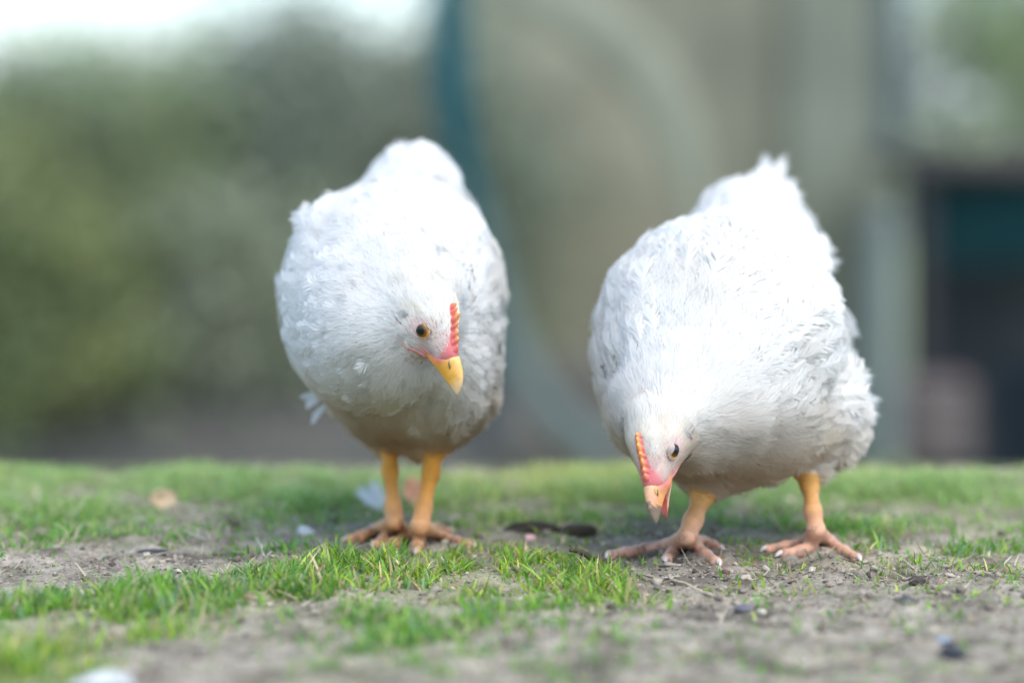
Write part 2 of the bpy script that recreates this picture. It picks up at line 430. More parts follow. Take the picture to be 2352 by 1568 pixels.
def feathers(P, N, T, L, W, lift, curl, nb, r, ang=.66, jit=.12, droop=.18, fold=0.0, gap=1.6, col=None, tipround=.5):
    """many vaned feathers: each barb is its own curved sliver. Returns V, Q, Tri, C."""
    n = len(P); N = unit(N); T = unit(T - N * np.sum(T * N, 1)[:, None]); B = np.cross(N, T)
    L = np.broadcast_to(L, n); W = np.broadcast_to(W, n); lift = np.broadcast_to(lift, n); curl = np.broadcast_to(curl, n)
    s = np.linspace(.06, 1, nb); ds = (s[1] - s[0]) * gap
    def rach(q):   # q (n, nb)
        x = q * np.cos(lift)[:, None]; z = np.sin(lift)[:, None] * q - curl[:, None] * q * q
        return P[:, None] + L[:, None, None] * (T[:, None] * x[..., None] + N[:, None] * z[..., None])
    S = np.broadcast_to(s, (n, nb))
    prof = (.45 + .55 * np.sin(np.pi * np.clip(s * .9, 0, 1)) ** .8) * (1 - smooth(s, .75, 1.02) * tipround)
    prof = prof * (.5 + .5 * smooth(s, 0, .25))
    out = []; nor = []
    for side in (-1, 1):
        an = ang * (1 - .75 * s ** 3) + r.normal(0, jit, (n, nb))
        # slivers split into clumps: neighbours share an offset
        cl = np.repeat(r.normal(0, jit * .9, (n, (nb + 2) // 3)), 3, 1)[:, :nb]
        an = an + cl
        bl = W[:, None] * prof * r.uniform(.8, 1.15, (n, nb)) / np.sin(np.clip(ang, .5, 1.4))
        r0 = rach(S - ds * .5); r1 = rach(np.minimum(S + ds * .5, 1.03))
        d1 = T[:, None] * np.cos(an)[..., None] + side * B[:, None] * np.sin(an)[..., None]
        an2 = an * .72
        d2 = T[:, None] * np.cos(an2)[..., None] + side * B[:, None] * np.sin(an2)[..., None]
        zj = r.normal(0, .035, (n, nb))
        c = (r0 + r1) / 2
        mid = c + d1 * (bl * .68)[..., None] - N[:, None] * (bl * (droop * .35 + zj * .5))[..., None]
        tip = mid + d2 * (bl * .30)[..., None] - N[:, None] * (bl * (droop * .6 + zj))[..., None]
        hw = (r1 - r0) * .50
        m0, m1 = mid - hw, mid + hw
        out.append(np.stack([r0, r1, m1, m0, tip] if side > 0 else [r1, r0, m0, m1, tip], 2))
        nb3 = N[:, None] + side * B[:, None] * .22 + .05 * r.normal(0, 1, (n, nb, 3)) + T[:, None] * .12
        nor.append(np.repeat(unit(nb3)[:, :, None], 5, 2))
    V = np.concatenate(out, 1)            # n, 2nb, 5, 3
    nbq = n * 2 * nb; b = np.arange(nbq)[:, None] * 5
    Q = b + np.array([[0, 1, 2, 3]]); Tr = b + np.array([[3, 2, 4]])
    C = None
    if col is not None:
        C = np.concatenate([np.repeat(col, 2 * nb * 5, 0), np.concatenate(nor, 1).reshape(-1, 3)], 1)
    return V.reshape(-1, 3), Q, Tr, C

def hairs(P, N, D, L, W, lift, curl, r, col):
    """fine tapering plumes lying along D"""
    N = unit(N); D = unit(D - N * np.sum(D * N, 1)[:, None]); n = len(P)
    S = unit(np.cross(N, D) + N * r.normal(0, .22, n)[:, None])
    V = []
    for k, (s, w_) in enumerate(((0, .8), (.4, 1.0), (.75, .7))):
        c = P + D * (L * s * np.cos(lift))[:, None] + N * (L * (np.sin(lift) * s - curl * s * s))[:, None]
        V += [c - S * (W * w_ * .5)[:, None], c + S * (W * w_ * .5)[:, None]]
    V.append(P + D * (L * np.cos(lift))[:, None] + N * (L * (np.sin(lift) - curl))[:, None])
    V = np.stack(V, 1); b = (np.arange(n) * 7)[:, None]
    # S = D x up is to the side: this winding faces away from the skin
    Q = np.concatenate([b + np.array([[0, 1, 3, 2]]), b + np.array([[2, 3, 5, 4]])]); T = b + np.array([[4, 5, 6]])
    fl = np.sum(np.cross(S, D) * N, 1)[:, None, None] < 0
    V = np.where(fl, V[:, [1, 0, 3, 2, 5, 4, 6]], V)
    nn = unit(N + .15 * D + .08 * r.normal(0, 1, (n, 3)))
    return V.reshape(-1, 3), Q, T, np.concatenate([np.repeat(col, 7, 0), np.repeat(nn, 7, 0)], 1)

M_FEATHER = mat_attr('white_feather', .8, .08, .50)
def make_leg_mat():
    m, N, L, P = mat_new('chicken_skin')
    at = N.new('ShaderNodeAttribute'); at.attribute_name = 'Col'
    al = N.new('ShaderNodeAttribute'); al.attribute_name = 'along'
    sc = N.new('ShaderNodeAttribute'); sc.attribute_name = 'scaly'
    tc = N.new('ShaderNodeTexCoord')
    nz = N.new('ShaderNodeTexNoise'); nz.inputs['Scale'].default_value = 120; nz.inputs['Detail'].default_value = 4; L.new(tc.outputs['Object'], nz.inputs['Vector'])
    ad = N.new('ShaderNodeMath'); ad.operation = 'MULTIPLY_ADD'; L.new(nz.outputs['Fac'], ad.inputs[0]); ad.inputs[1].default_value = .0035; L.new(al.outputs['Fac'], ad.inputs[2])
    ml = N.new('ShaderNodeMath'); ml.operation = 'MULTIPLY'; L.new(ad.outputs[0], ml.inputs[0]); ml.inputs[1].default_value = 2 * math.pi / .0042
    sn = N.new('ShaderNodeMath'); sn.operation = 'SINE'; L.new(ml.outputs[0], sn.inputs[0])
    ab = N.new('ShaderNodeMath'); ab.operation = 'ABSOLUTE'; L.new(sn.outputs[0], ab.inputs[0])
    vo = N.new('ShaderNodeTexVoronoi'); vo.feature = 'DISTANCE_TO_EDGE'; vo.inputs['Scale'].default_value = 380; L.new(tc.outputs['Object'], vo.inputs['Vector'])
    vm = N.new('ShaderNodeMapRange'); vm.inputs['From Max'].default_value = .18; L.new(vo.outputs['Distance'], vm.inputs['Value'])
    mm = N.new('ShaderNodeMath'); mm.operation = 'MULTIPLY_ADD'; L.new(vm.outputs[0], mm.inputs[0]); mm.inputs[1].default_value = .35; L.new(ab.outputs[0], mm.inputs[2])
    m2 = N.new('ShaderNodeMath'); m2.operation = 'MULTIPLY'; L.new(mm.outputs[0], m2.inputs[0]); L.new(sc.outputs['Fac'], m2.inputs[1])
    b = N.new('ShaderNodeBump'); b.inputs['Strength'].default_value = .6; b.inputs['Distance'].default_value = .0009
    L.new(m2.outputs[0], b.inputs['Height']); L.new(b.outputs[0], P.inputs['Normal'])
    # scale joints carry a little grime
    mr = N.new('ShaderNodeMapRange'); mr.inputs['From Max'].default_value = .5; mr.inputs['To Min'].default_value = .62; mr.inputs['To Max'].default_value = 1.05
    L.new(ab.outputs[0], mr.inputs['Value'])
    lerp = N.new('ShaderNodeMix'); lerp.data_type = 'FLOAT'; L.new(sc.outputs['Fac'], lerp.inputs['Factor']); lerp.inputs['A'].default_value = 1; L.new(mr.outputs[0], lerp.inputs['B'])
    vs = N.new('ShaderNodeVectorMath'); vs.operation = 'SCALE'; L.new(at.outputs['Color'], vs.inputs[0]); L.new(lerp.outputs['Result'], vs.inputs['Scale'])
    L.new(vs.outputs[0], P.inputs['Base Color'])
    P.inputs['Roughness'].default_value = .42; P.inputs['Specular IOR Level'].default_value = .45
    P.inputs['Subsurface Weight'].default_value = .25; P.inputs['Subsurface Radius'].default_value = (1, .4, .2); P.inputs['Subsurface Scale'].default_value = .003
    return m
M_SKIN = make_leg_mat()
M_HORN = mat_attr('horn', .32, .5, 0, (260, .25, .0006), sss=.3, noise=(220, .10))
M_COMB = mat_attr('comb_flesh', .42, .45, 0, (500, .3, .0005), sss=.35, noise=(260, .08))
def make_eye_mat():
    m, N, L, P = mat_new('eye')
    at = N.new('ShaderNodeAttribute'); at.attribute_name = 'Col'
    L.new(at.outputs['Color'], P.inputs['Base Color'])
    P.inputs['Roughness'].default_value = .3; P.inputs['Specular IOR Level'].default_value = .2; P.inputs['Coat Weight'].default_value = .6; P.inputs['Coat Roughness'].default_value = .04
    return m
M_EYE = make_eye_mat()

def head_frame(F, U):
    F = unit(F); U = unit(U - F * (U @ F)); S = np.cross(F, U)
    return F, U, S

def build_chicken(cfg):
    r = np.random.default_rng(cfg['seed'])
    C = A(*cfg['head']); F, U, S = head_frame(np.array(cfg['F'], float), np.array(cfg['U'], float))
    hs = cfg.get('hscale', 1.0) * .001
    Rm = np.stack([F, U, S])
    def hp(f, u, s): return C + (F * f + U * u + S * s) * hs
    fld = Field()
    for (px, py, Y, rx, ry, rz, k, t) in cfg['ells']:
        fld.ell(A(px, py, Y), (rx * Y / FP, ry, rz * Y / FP), None, k, t)
    for (a, ra, b, rb, k, t) in cfg['cones']:
        fld.cone(A(*a), A(*b), ra * a[2] / FP, rb * b[2] / FP, k, t)
    nk = cfg['neck']    # list of (px,py,Y,r px)
    pts = [(hp(-11, -4, 0), 23 * hs)] + [(A(*q[:3]), q[3] * q[2] / FP) for q in nk]
    for (a, ra), (b, rb) in zip(pts[:-1], pts[1:]): fld.cone(a, b, ra, rb, cfg['neck_k'], 'neck')
    fld.ell(hp(-4, 1, 0), np.array([29, 24, 21.5]) * hs, Rm, .010, 'head')
    fld.ell(hp(16, .5, 0), np.array([22, 14.5, 12.5]) * hs, Rm, .006, 'face')
    fld.ell(hp(9, -12, 0), np.array([18, 9.5, 9.5]) * hs, Rm, .006, 'face')
    fld.ell(hp(31, 2.5, 0), np.array([10, 8.2, 7.2]) * hs, Rm, .004, 'face')
    # legs and toes, each toe a chain with pads at its joints
    segs = []
    bodyk = .012
    for leg in cfg['legs']:
        ch = [(A(*q[:3]), q[3] * q[2] / FP) for q in leg['shank']]
        for (a, ra), (b, rb) in zip(ch[:-1], ch[1:]):
            fld.cone(a, b, ra, rb, .008, 'leg'); segs.append((a, b, ra))
        j = ch[-1]
        for toe in leg['toes']:
            pr = j; cum = None
            tp = []
            for (px, py, rr) in toe:
                rm = rr * 2.35 / FP
                Y = 2.4
                for _ in range(12):
                    g = float(gz((px - CX) * Y / FP, Y, False)[0])
                    Y = (H - g - rm * .66) * FP / (py - HY)
                Y = min(max(Y, 2.1), 2.75)
                tp.append((A(px, py, Y), rm))
            last = tp[-1]
            for i, q in enumerate(tp):
                fld.cone(pr[0], q[0], pr[1] if i else min(pr[1], q[1] * 1.25), q[1], .003, 'leg'); segs.append((pr[0], q[0], pr[1]))
                # knuckle pad
                fld.ell(q[0] - np.array([0, 0, q[1] * .12]), (q[1] * 1.12,) * 3, None, .002, 'leg')
                pr = q
            leg.setdefault('tips', []).append((tp[-2][0] if len(tp) > 1 else j[0], tp[-1][0], tp[-1][1]))
            for q in tp: FEET.append((q[0][0], q[0][1] - .004, q[1] + .0065))
        FEET.append((j[0][0], j[0][1], .018))
    def surf(f, u, sg):
        t_ = np.linspace(34, 2, 129); pp = np.array([hp(f, u, sg * v) for v in t_]); dd = fld(pp)
        k = np.argmax(dd < 0); return t_[k] if (dd < 0).any() else 7.5
    def surfU(f):
        t_ = np.linspace(40, 2, 153); dd = fld(np.array([hp(f, v, 0) for v in t_])); return t_[np.argmax(dd < 0)] if (dd < 0).any() else 8.
    V, Q, T = fld.seed_mesh(.00155)
    for _ in range(4):
        d = fld(V); V = V - fld.grad(V) * np.clip(d, -.004, .004)[:, None]
    d = fld(V); N = fld.grad(V)
    tg = fld.tags(V)
    legd = tg['leg']; oth = np.minimum.reduce([tg[k] for k in tg if k != 'leg'])
    isleg = legd < np.minimum(oth, .5)
    # plumage areas swell and dip a little
    plum = ~isleg & (np.minimum(tg['face'], tg['head']) > .006)
    lump = fbm(V * 26 + cfg['seed'], 3, 11)
    V = V + N * (np.where(plum, .0042, 0) * lump)[:, None]
    along = np.zeros(len(V)); bd = np.full(len(V), 9.)
    acc = 0
    for (a, b, ra) in segs:
        ba = b - a; L_ = np.linalg.norm(ba); h = np.clip(((V - a) @ ba) / L_ ** 2, 0, 1)
        dd = np.linalg.norm(V - a - h[:, None] * ba, axis=1)
        k = dd < bd; along[k] = acc + h[k] * L_; bd[k] = dd[k]; acc += L_
    hl = (V - C) @ Rm.T / hs     # head coordinates
    white = np.array([.72, .69, .66])
    col = np.tile(white, (len(V), 1))
    facew = smooth(hl[:, 0], -4, 12) * (np.linalg.norm((hl - np.array([18, -4, 0])) / np.array([30, 22, 18]), axis=1) < 1.05)
    er_ = np.hypot(hl[:, 0] - 8, (hl[:, 1] - 2.5)) ; facew = np.maximum(facew, (1 - smooth(er_, 10, 15)) * (np.abs(hl[:, 2]) > 5) * (np.abs(hl[:, 2]) < 30))
    pink = np.array([.64, .37, .32])
    col = col * (1 - facew[:, None] * .75) + pink * facew[:, None] * .75
    cere = smooth(hl[:, 0] + .55 * hl[:, 1], 27, 35) * (np.linalg.norm(hl, axis=1) < 60) * (np.exp(-(hl[:, 2] / 10.0) ** 2) + .35)
    cere = np.clip(np.maximum(cere, np.exp(-(hl[:, 2] / 4.6) ** 2) * smooth(hl[:, 0], 0, 6) * (hl[:, 1] > 3) * .85), 0, 1)
    col = col * (1 - cere[:, None]) + np.array([.62, .16, .15]) * cere[:, None]
    zg = V[:, 2]
    lc = np.array(cfg['leg_top']) * smooth(zg, .012, .058)[:, None] + np.array(cfg['leg_low']) * (1 - smooth(zg, .012, .058))[:, None]
    lc = lc * (1 + .14 * vnoise(V * 160, 5))[:, None]
    dirt = (.65 * (1 - smooth(zg, .002, .012)) * smooth(vnoise(V * 220, 8), -.2, .5))[:, None]
    lc = lc * (1 - dirt) + np.array([.12, .095, .075]) * dirt
    col[isleg] = lc[isleg]
    root = empty('chicken', (cfg['base'][0], cfg['base'][1], 0), cfg['label'], 'chicken', 'white chickens pecking on the grass')
    # the skin lies below the coat
    sk = .0058 * smooth(np.minimum(tg['face'], tg['head']), .002, .014) * smooth(legd, .001, .012) * (~isleg)
    body = mesh_np('body', V - N * sk[:, None], Q, T, [M_SKIN], root, {'Col': col, 'along': along, 'scaly': isleg.astype(float)}, True)

    # ---------------- feathers
    tail = A(*cfg['tail_dir'])
    dist_h = np.linalg.norm(V - C, axis=1)
    facing = np.ones(len(V), bool)
    def pick(mask, cell):
        idx = np.where(mask)[0]; idx = r.permutation(idx)
        key = np.floor(V[idx] / cell + r.random(3)).astype(np.int64)
        key = key[:, 0] * 73856093 ^ key[:, 1] * 19349663 ^ key[:, 2] * 83492791
        _, u = np.unique(key, return_index=True)
        return idx[u]
    def dense(mask, mult):
        idx = np.where(mask)[0]
        i = np.concatenate([idx] * int(mult) + [r.permutation(idx)[:int(len(idx) * (mult % 1))]])
        j = r.normal(0, .0008, (len(i), 3)); n = N[i]; j -= n * np.sum(j * n, 1)[:, None]
        return i, V[i] + j, n
    def flow(p, n):
        a = unit(p - (C + F * .01)); wgt = 1 - smooth(np.linalg.norm(p - C, axis=1), .07, .24)
        b = unit(tail - p)
        D = a * (wgt * .9 + .25)[:, None] + b * (.9 - .5 * wgt)[:, None]
        side = 1 - np.clip(n[:, 2], 0, 1)
        D[:, 2] -= .65 * side * (1 - wgt * .6)
        D += .22 * np.stack([vnoise(p * 22, 1), vnoise(p * 22, 2), vnoise(p * 22, 3)], 1)
        D = D - n * np.sum(D * n, 1)[:, None]
        return unit(D)
    inhead = (np.linalg.norm((hl - np.array([2, -3, 0])) / np.array([44, 32, 30]), axis=1) < 1)
    nearleg = isleg | (legd < .0015)
    legtop = legd - oth
    bodym = ~nearleg & ~inhead
    def shade(p, n, k=1.0):
        m = len(p)
        base = np.array([.885, .86, .815]); c = np.tile(base, (m, 1)) * r.uniform(.97, 1.02, m)[:, None]
        # warm underside shade and some soiling painted into low, downward-facing plumage
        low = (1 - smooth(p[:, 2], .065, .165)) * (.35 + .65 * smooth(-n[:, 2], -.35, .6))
        s_ = np.clip(low + .25 * low * vnoise(p * 40, 31), 0, 1)[:, None] * cfg['shade_stain']
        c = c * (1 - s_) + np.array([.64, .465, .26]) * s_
        cr = (.22 * smooth(vnoise(p * 18, 33), .0, .7))[:, None]
        c = c * (1 - cr) + np.array([.72, .64, .51]) * cr
        sp = (cfg['specks'] * smooth(vnoise(p * 150, 35), .52, .75) * smooth(vnoise(p * 14, 36), -.3, .4) * (p[:, 2] > .12))[:, None]
        c = c * (1 - sp) + np.array([.33, .31, .28]) * sp
        return np.clip(c, 0, .92)
    # 1 contour feathers
    tb = tg.get('wing', np.full(len(V), 9.)); tt = tg.get('tail', np.full(len(V), 9.))
    other = np.minimum.reduce([tg[k] for k in tg if k not in ('wing', 'leg')])
    wing = bodym & (tb < other + .004) & (V[:, 2] > .10)
    tailm = bodym & (tt < np.minimum.reduce([tg[k] for k in tg if k not in ('tail', 'leg')]) + .002) & ~wing
    rest = bodym & ~wing & ~tailm
    def plume(mask, name, cell, L0, W0, nb, lift0, curl0, parent, jit=.13):
        i = pick(mask, cell); p, n = V[i], N[i]
        # sparse where a part is wholly turned away from every useful view is not attempted: all sides are dressed
        dh = dist_h[i]
        g = smooth(dh, .04, .15)
        L_ = (L0 * (.55 + .45 * g)) * r.uniform(.8, 1.2, len(i)); W_ = W0 * (.5 + .5 * g) * r.uniform(.8, 1.2, len(i))
        L_ = L_ * (1 - .6 * (1 - smooth(legd[i], .003, .03)))
        ruf = cfg['ruffle'] * smooth(vnoise(p * 17, 71) + cfg['ruf_side'] * (p[:, 0] - cfg['midx']) / .09, -.1, .9)
        n2 = unit(n + (.06 + .11 * ruf)[:, None] * r.normal(0, 1, (len(i), 3)))
        f = flow(p, n)
        roll = r.normal(0, 1, len(i)) * (.08 + .2 * ruf); bb = np.cross(n, f); n2 = unit(n2 + bb * roll[:, None])
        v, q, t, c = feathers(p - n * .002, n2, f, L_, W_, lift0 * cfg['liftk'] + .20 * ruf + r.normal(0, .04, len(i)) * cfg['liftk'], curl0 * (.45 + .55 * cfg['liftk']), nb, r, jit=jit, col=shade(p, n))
        return v, q, t, c
    b = MB()
    for (mk, ce, L0, W0, nb, li, cu) in ((rest, .0058, .031, .0112, 22, .12, .15), (rest, .0078, .024, .0075, 16, .16, .15)):
        v, q, t, c = plume(mk, '', ce, L0, W0, nb, li, cu, root, cfg['jit']); b.add(v, q, t, c)
    # 2 loose down over everything: fine plumes
    kd = r.random(len(V)) < np.interp(dist_h, [.05, .11, .2], [1., .6, .22]) + .5 * (1 - smooth(V[:, 2], .09, .14)); i, p, n = dense(rest & kd, 1.0); m = len(i)
    belly = smooth(-n[:, 2], -.2, .5) * (1 - smooth(p[:, 2], .10, .16))
    f = unit(flow(p, n) + .35 * r.normal(0, 1, (m, 3)))
    g = .35 + .65 * smooth(dist_h[i], .04, .12)
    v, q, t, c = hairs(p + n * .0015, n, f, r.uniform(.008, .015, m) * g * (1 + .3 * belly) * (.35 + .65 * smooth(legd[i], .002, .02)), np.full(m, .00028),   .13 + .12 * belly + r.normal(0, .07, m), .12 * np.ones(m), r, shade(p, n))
    b.add(v, q, t, c)
    # 3 explicit loose feathers named in the pose (tufts that break the outline)
    ex = {'plumage': [], 'tail': [], 'wing': []}
    for (px, py, Y, qx, qy, QY, wpx, part, bias) in cfg['plumes']:
        ex[part].append((A(px, py, Y), A(qx, qy, QY), wpx * Y / FP, bias))
    def explicit(lst, nb=44):
        P0 = np.array([e[0] for e in lst]); P1 = np.array([e[1] for e in lst]); W_ = np.array([e[2] for e in lst])
        D = P1 - P0; L_ = np.linalg.norm(D, axis=1)
        nn = np.array([e[3] for e in lst], float); nn = unit(nn - unit(D) * np.sum(nn * unit(D), 1)[:, None])
        cc = np.tile(np.array([.82, .80, .77]), (len(lst), 1))
        o_ = []
        for k_ in range(3):      # three overlapping vanes make one dense feather
            o_.append(feathers(P0, nn + .12 * (k_ - 1) * np.cross(nn, unit(D)), D + r.normal(0, .0018, D.shape), L_ * (1 - .09 * k_), W_ * (1 - .12 * k_), np.zeros(len(lst)), .05 * np.ones(len(lst)), nb, r, ang=.38, jit=.02, droop=.05, gap=2.6, col=cc, tipround=.85))
        n0 = 0; Vs, Qs, Ts, Cs = [], [], [], []
        for v, q, t, c in o_: Vs.append(v); Qs.append(q + n0); Ts.append(t + n0); Cs.append(c); n0 += len(v)
        return np.concatenate(Vs), np.concatenate(Qs), np.concatenate(Ts), np.concatenate(Cs)
    if ex['plumage']:
        v, q, t, c = explicit(ex['plumage'], 30); b.add(v, q, t, c)
    b.build('plumage', M_FEATHER, root, False)
    # wings
    if wing.any():
        for sgn in (-1, 1):
            mk = wing & ((V[:, 0] - cfg['midx']) * sgn > 0)
            if mk.sum() < 50: continue
            bw = MB()
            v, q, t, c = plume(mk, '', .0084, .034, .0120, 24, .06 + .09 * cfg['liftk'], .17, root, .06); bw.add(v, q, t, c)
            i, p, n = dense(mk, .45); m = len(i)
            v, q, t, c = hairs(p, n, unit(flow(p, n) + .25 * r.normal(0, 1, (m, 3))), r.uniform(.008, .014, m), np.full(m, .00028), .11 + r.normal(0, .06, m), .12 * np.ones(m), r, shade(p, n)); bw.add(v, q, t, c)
            l = [e for e in ex['wing'] if (e[0][0] - cfg['midx']) * sgn > 0]
            if l: v, q, t, c = explicit(l); bw.add(v, q, t, c)
            bw.build('wing', M_FEATHER, root, False)
    if tailm.any():
        bt = MB()
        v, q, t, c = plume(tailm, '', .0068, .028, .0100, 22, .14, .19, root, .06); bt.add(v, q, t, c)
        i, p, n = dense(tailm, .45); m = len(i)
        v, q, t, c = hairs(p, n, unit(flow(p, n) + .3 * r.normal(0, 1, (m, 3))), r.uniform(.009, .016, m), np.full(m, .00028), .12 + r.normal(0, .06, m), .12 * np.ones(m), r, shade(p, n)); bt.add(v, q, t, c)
        if ex['tail']: v, q, t, c = explicit(ex['tail'], 60); bt.add(v, q, t, c)
        bt.build('tail', M_FEATHER, root, False)
    # head feathers: short, bristly and thin on the face
    eyel = np.array([8.0, 2.5, 0])
    hh = inhead & ~isleg
    i, p, n = dense(hh, 4.0); q_ = (p - C) @ Rm.T / hs; m = len(i)
    er = np.hypot((q_[:, 0] - 8) / 1.0, (q_[:, 1] - 2.5) / .85)
    keepp = 1 - .93 * (1 - smooth(er, 6.8, 10.0)) * (np.abs(q_[:, 2]) > 6)
    keepp *= 1 - .97 * smooth(q_[:, 0] + .5 * q_[:, 1] + 7 * np.exp(-(q_[:, 2] / 6.5) ** 2) - 7, 24, 30)
    keepp *= 1 - .35 * smooth(q_[:, 0], 2, 26)
    gape = np.exp(-((q_[:, 1] + 10 + .1 * (q_[:, 0] - 22)) / 2.6) ** 2) * smooth(q_[:, 0], 14, 20)
    keepp *= 1 - .95 * gape
    combl = np.exp(-(q_[:, 2] / 2.0) ** 2) * smooth(q_[:, 0], 1, 5) * (q_[:, 1] > 4)
    keepp *= 1 - .95 * combl
    earh = np.exp(-(((q_[:, 0] + 6) / 4) ** 2 + ((q_[:, 1] + 9) / 5) ** 2)) * (np.abs(q_[:, 2]) > 8)
    keepp *= 1 - .85 * earh
    k = r.random(m) < keepp; i, p, n, q_ = i[k], p[k], n[k], q_[k]; m = len(i)
    back = -F + .25 * U * np.sign(q_[:, 1] + 5)[:, None] * 0 - S * 0
    clp = np.stack([vnoise(p * 210, 81), vnoise(p * 210, 82), vnoise(p * 210, 83)], 1)
    f = unit(back + unit(p - C) * .35 + .55 * clp + .20 * r.normal(0, 1, (m, 3)))
    ln = np.interp(q_[:, 0], [-40, -16, -4, 10, 24, 34], [.016, .0125, .0080, .0044, .0030, .0020]) * r.uniform(.75, 1.25, m)
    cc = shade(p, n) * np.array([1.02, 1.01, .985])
    fk = (.45 * smooth(q_[:, 0], 2, 24) * smooth(vnoise(p * 240, 85) + .25, 0, .9))[:, None]; cc = cc * (1 - fk) + np.array([.62, .46, .38]) * fk
    ck = (.22 * smooth(vnoise(p * 110, 86), .05, .7))[:, None]; cc = cc * (1 - ck) + np.array([.70, .60, .42]) * ck
    mr = r.random(m) < .035 * smooth(q_[:, 0], 0, 10)
    cc[mr] = np.array([.45, .2, .15])
    bh = MB()
    v, q, t, c = hairs(p, n, f, ln, r.uniform(.00022, .00036, m), .26 + .25 * vnoise(p * 160, 84) + r.normal(0, .08, m), .16 * np.ones(m), r, cc); bh.add(v, q, t, c)
    i, p, n = dense((rest | (inhead & ~isleg & (hl[:, 0] < -8) & (hl[:, 1] > -4))) & (dist_h < .085), 3.0); m = len(i)
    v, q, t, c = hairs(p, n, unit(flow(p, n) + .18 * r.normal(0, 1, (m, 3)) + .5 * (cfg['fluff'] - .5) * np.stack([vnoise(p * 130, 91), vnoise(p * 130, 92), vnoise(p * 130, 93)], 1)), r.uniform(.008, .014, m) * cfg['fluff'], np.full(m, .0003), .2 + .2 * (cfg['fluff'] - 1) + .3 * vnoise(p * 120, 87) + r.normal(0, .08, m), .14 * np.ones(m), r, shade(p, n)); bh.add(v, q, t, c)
    bh.build('head_feathers', M_FEATHER, root, False)

    # ---------------- comb
    mb = MB()
    nC = 46; ff = np.linspace(0, 1, nC)
    f0 = -1.0 + 39.5 * ff
    base = np.array([max(surfU(v) - .8 if v < 36 else 0, 7.6) for v in f0]); base = np.convolve(np.pad(base, 2, 'edge'), np.ones(5) / 5, 'valid')
    wob = ff + .012 * np.sin(ff * 23 + cfg['seed']) + .010 * np.sin(ff * 41); teeth = np.abs(np.sin(np.pi * (wob * 7.4 + .12))) ** .9 * (.82 + .22 * np.sin(np.floor(wob * 7.4 + .12) * 2.3 + cfg['seed']))
    hgt = cfg['comb_h'] * (np.interp(ff, [0, .08, .3, .6, .85, 1], [.25, .85, 1.0, .85, .5, .12])) * (1 - cfg['comb_t'] + cfg['comb_t'] * teeth * (ff < .93))
    th = np.interp(ff, [0, .1, .6, 1], [1.4, 2.5, 2.8, 1.9])
    lv = [0, .35, .65, .88, 1.0]; tw = [1.7, 1.0, .7, .45, .12]
    bendS = cfg['comb_lean']
    rows = []
    cols = []
    red = np.array([.64, .13, .11]); org = np.array([.84, .33, .10])
    for side in (-1, 1):
        for l_, t_ in zip(lv, tw):
            for j in range(nC):
                bul = .75 + .5 * teeth[j]
                rows.append(hp(f0[j] - 1.2 * l_ * hgt[j] / 6, base[j] + l_ * hgt[j], side * th[j] * t_ * (bul if l_ > .3 else 1) + bendS * l_ * l_ * hgt[j] / 6))
                k_ = smooth(np.array([l_ * hgt[j] / cfg['comb_h']]), .28, .66)[0]
                cols.append(red * (1 - k_) + org * k_)
    nl = len(lv); G = lambda s_, l_, j: s_ * nl * nC + l_ * nC + j
    Qc = []
    for s_ in (0, 1):
        for l_ in range(nl - 1):
            for j in range(nC - 1):
                q4 = (G(s_, l_, j), G(s_, l_, j + 1), G(s_, l_ + 1, j + 1), G(s_, l_ + 1, j))
                Qc.append(q4 if s_ else q4[::-1])
    for j in range(nC - 1): Qc.append((G(0, nl - 1, j), G(0, nl - 1, j + 1), G(1, nl - 1, j + 1), G(1, nl - 1, j))[::-1])
    for j in (0, nC - 1):
        for l_ in range(nl - 1):
            q4 = (G(0, l_, j), G(0, l_ + 1, j), G(1, l_ + 1, j), G(1, l_, j)); Qc.append(q4 if j else q4[::-1])
    mb.add(rows, Qc, None, np.array(cols))
    comb = mb.build('comb', M_COMB, root)
    sm = comb.modifiers.new('s', 'SUBSURF'); sm.levels = 1; sm.render_levels = 1

    # ---------------- beak
    def loft(name, fs, top, bot, hw, color, parent, rotdeg=0, flip=False):
        mb = MB(); n = 40; seg = 20
        fq = np.linspace(fs[0], fs[-1], n)
        tp, bt, w_ = np.interp(fq, fs, top), np.interp(fq, fs, bot), np.interp(fq, fs, hw)
        ker = np.array([1, 2, 3, 2, 1]) / 9.
        def sm_(a): return np.convolve(np.pad(a, 2, mode='reflect', reflect_type='odd'), ker, 'valid')
        tp, bt, w_ = sm_(tp), sm_(bt), np.maximum(sm_(w_) * (1 - (1 - cfg['bw']) * smooth(fq, 32, 44)), .25)
        ca, sa = math.cos(math.radians(rotdeg)), math.sin(math.radians(rotdeg))
        rows, cs = [], []
        for j in range(n):
            for k in range(seg):
                a = 2 * math.pi * k / seg
                cx_, cy_ = math.cos(a), math.sin(a)
                if not flip:      # rounded culmen, flatter below
                    uu = bt[j] + (tp[j] - bt[j]) * (max(cy_, 0) ** .9 if cy_ > 0 else .12 * cy_)
                    ss = w_[j] * np.sign(cx_) * abs(cx_) ** .8
                else:
                    uu = tp[j] - (tp[j] - bt[j]) * (max(-cy_, 0) ** .9 if cy_ < 0 else -.1 * cy_)
                    ss = w_[j] * np.sign(cx_) * abs(cx_) ** .8
                f_, u_ = fq[j] - 21, uu + 10
                f_, u_ = f_ * ca + u_ * sa, -f_ * sa + u_ * ca
                rows.append(hp(f_ + 21, u_ - 10, ss)); cs.append(color(fq[j], uu, ss))
        Qb = [(j * seg + k, j * seg + (k + 1) % seg, (j + 1) * seg + (k + 1) % seg, (j + 1) * seg + k) for j in range(n - 1) for k in range(seg)]
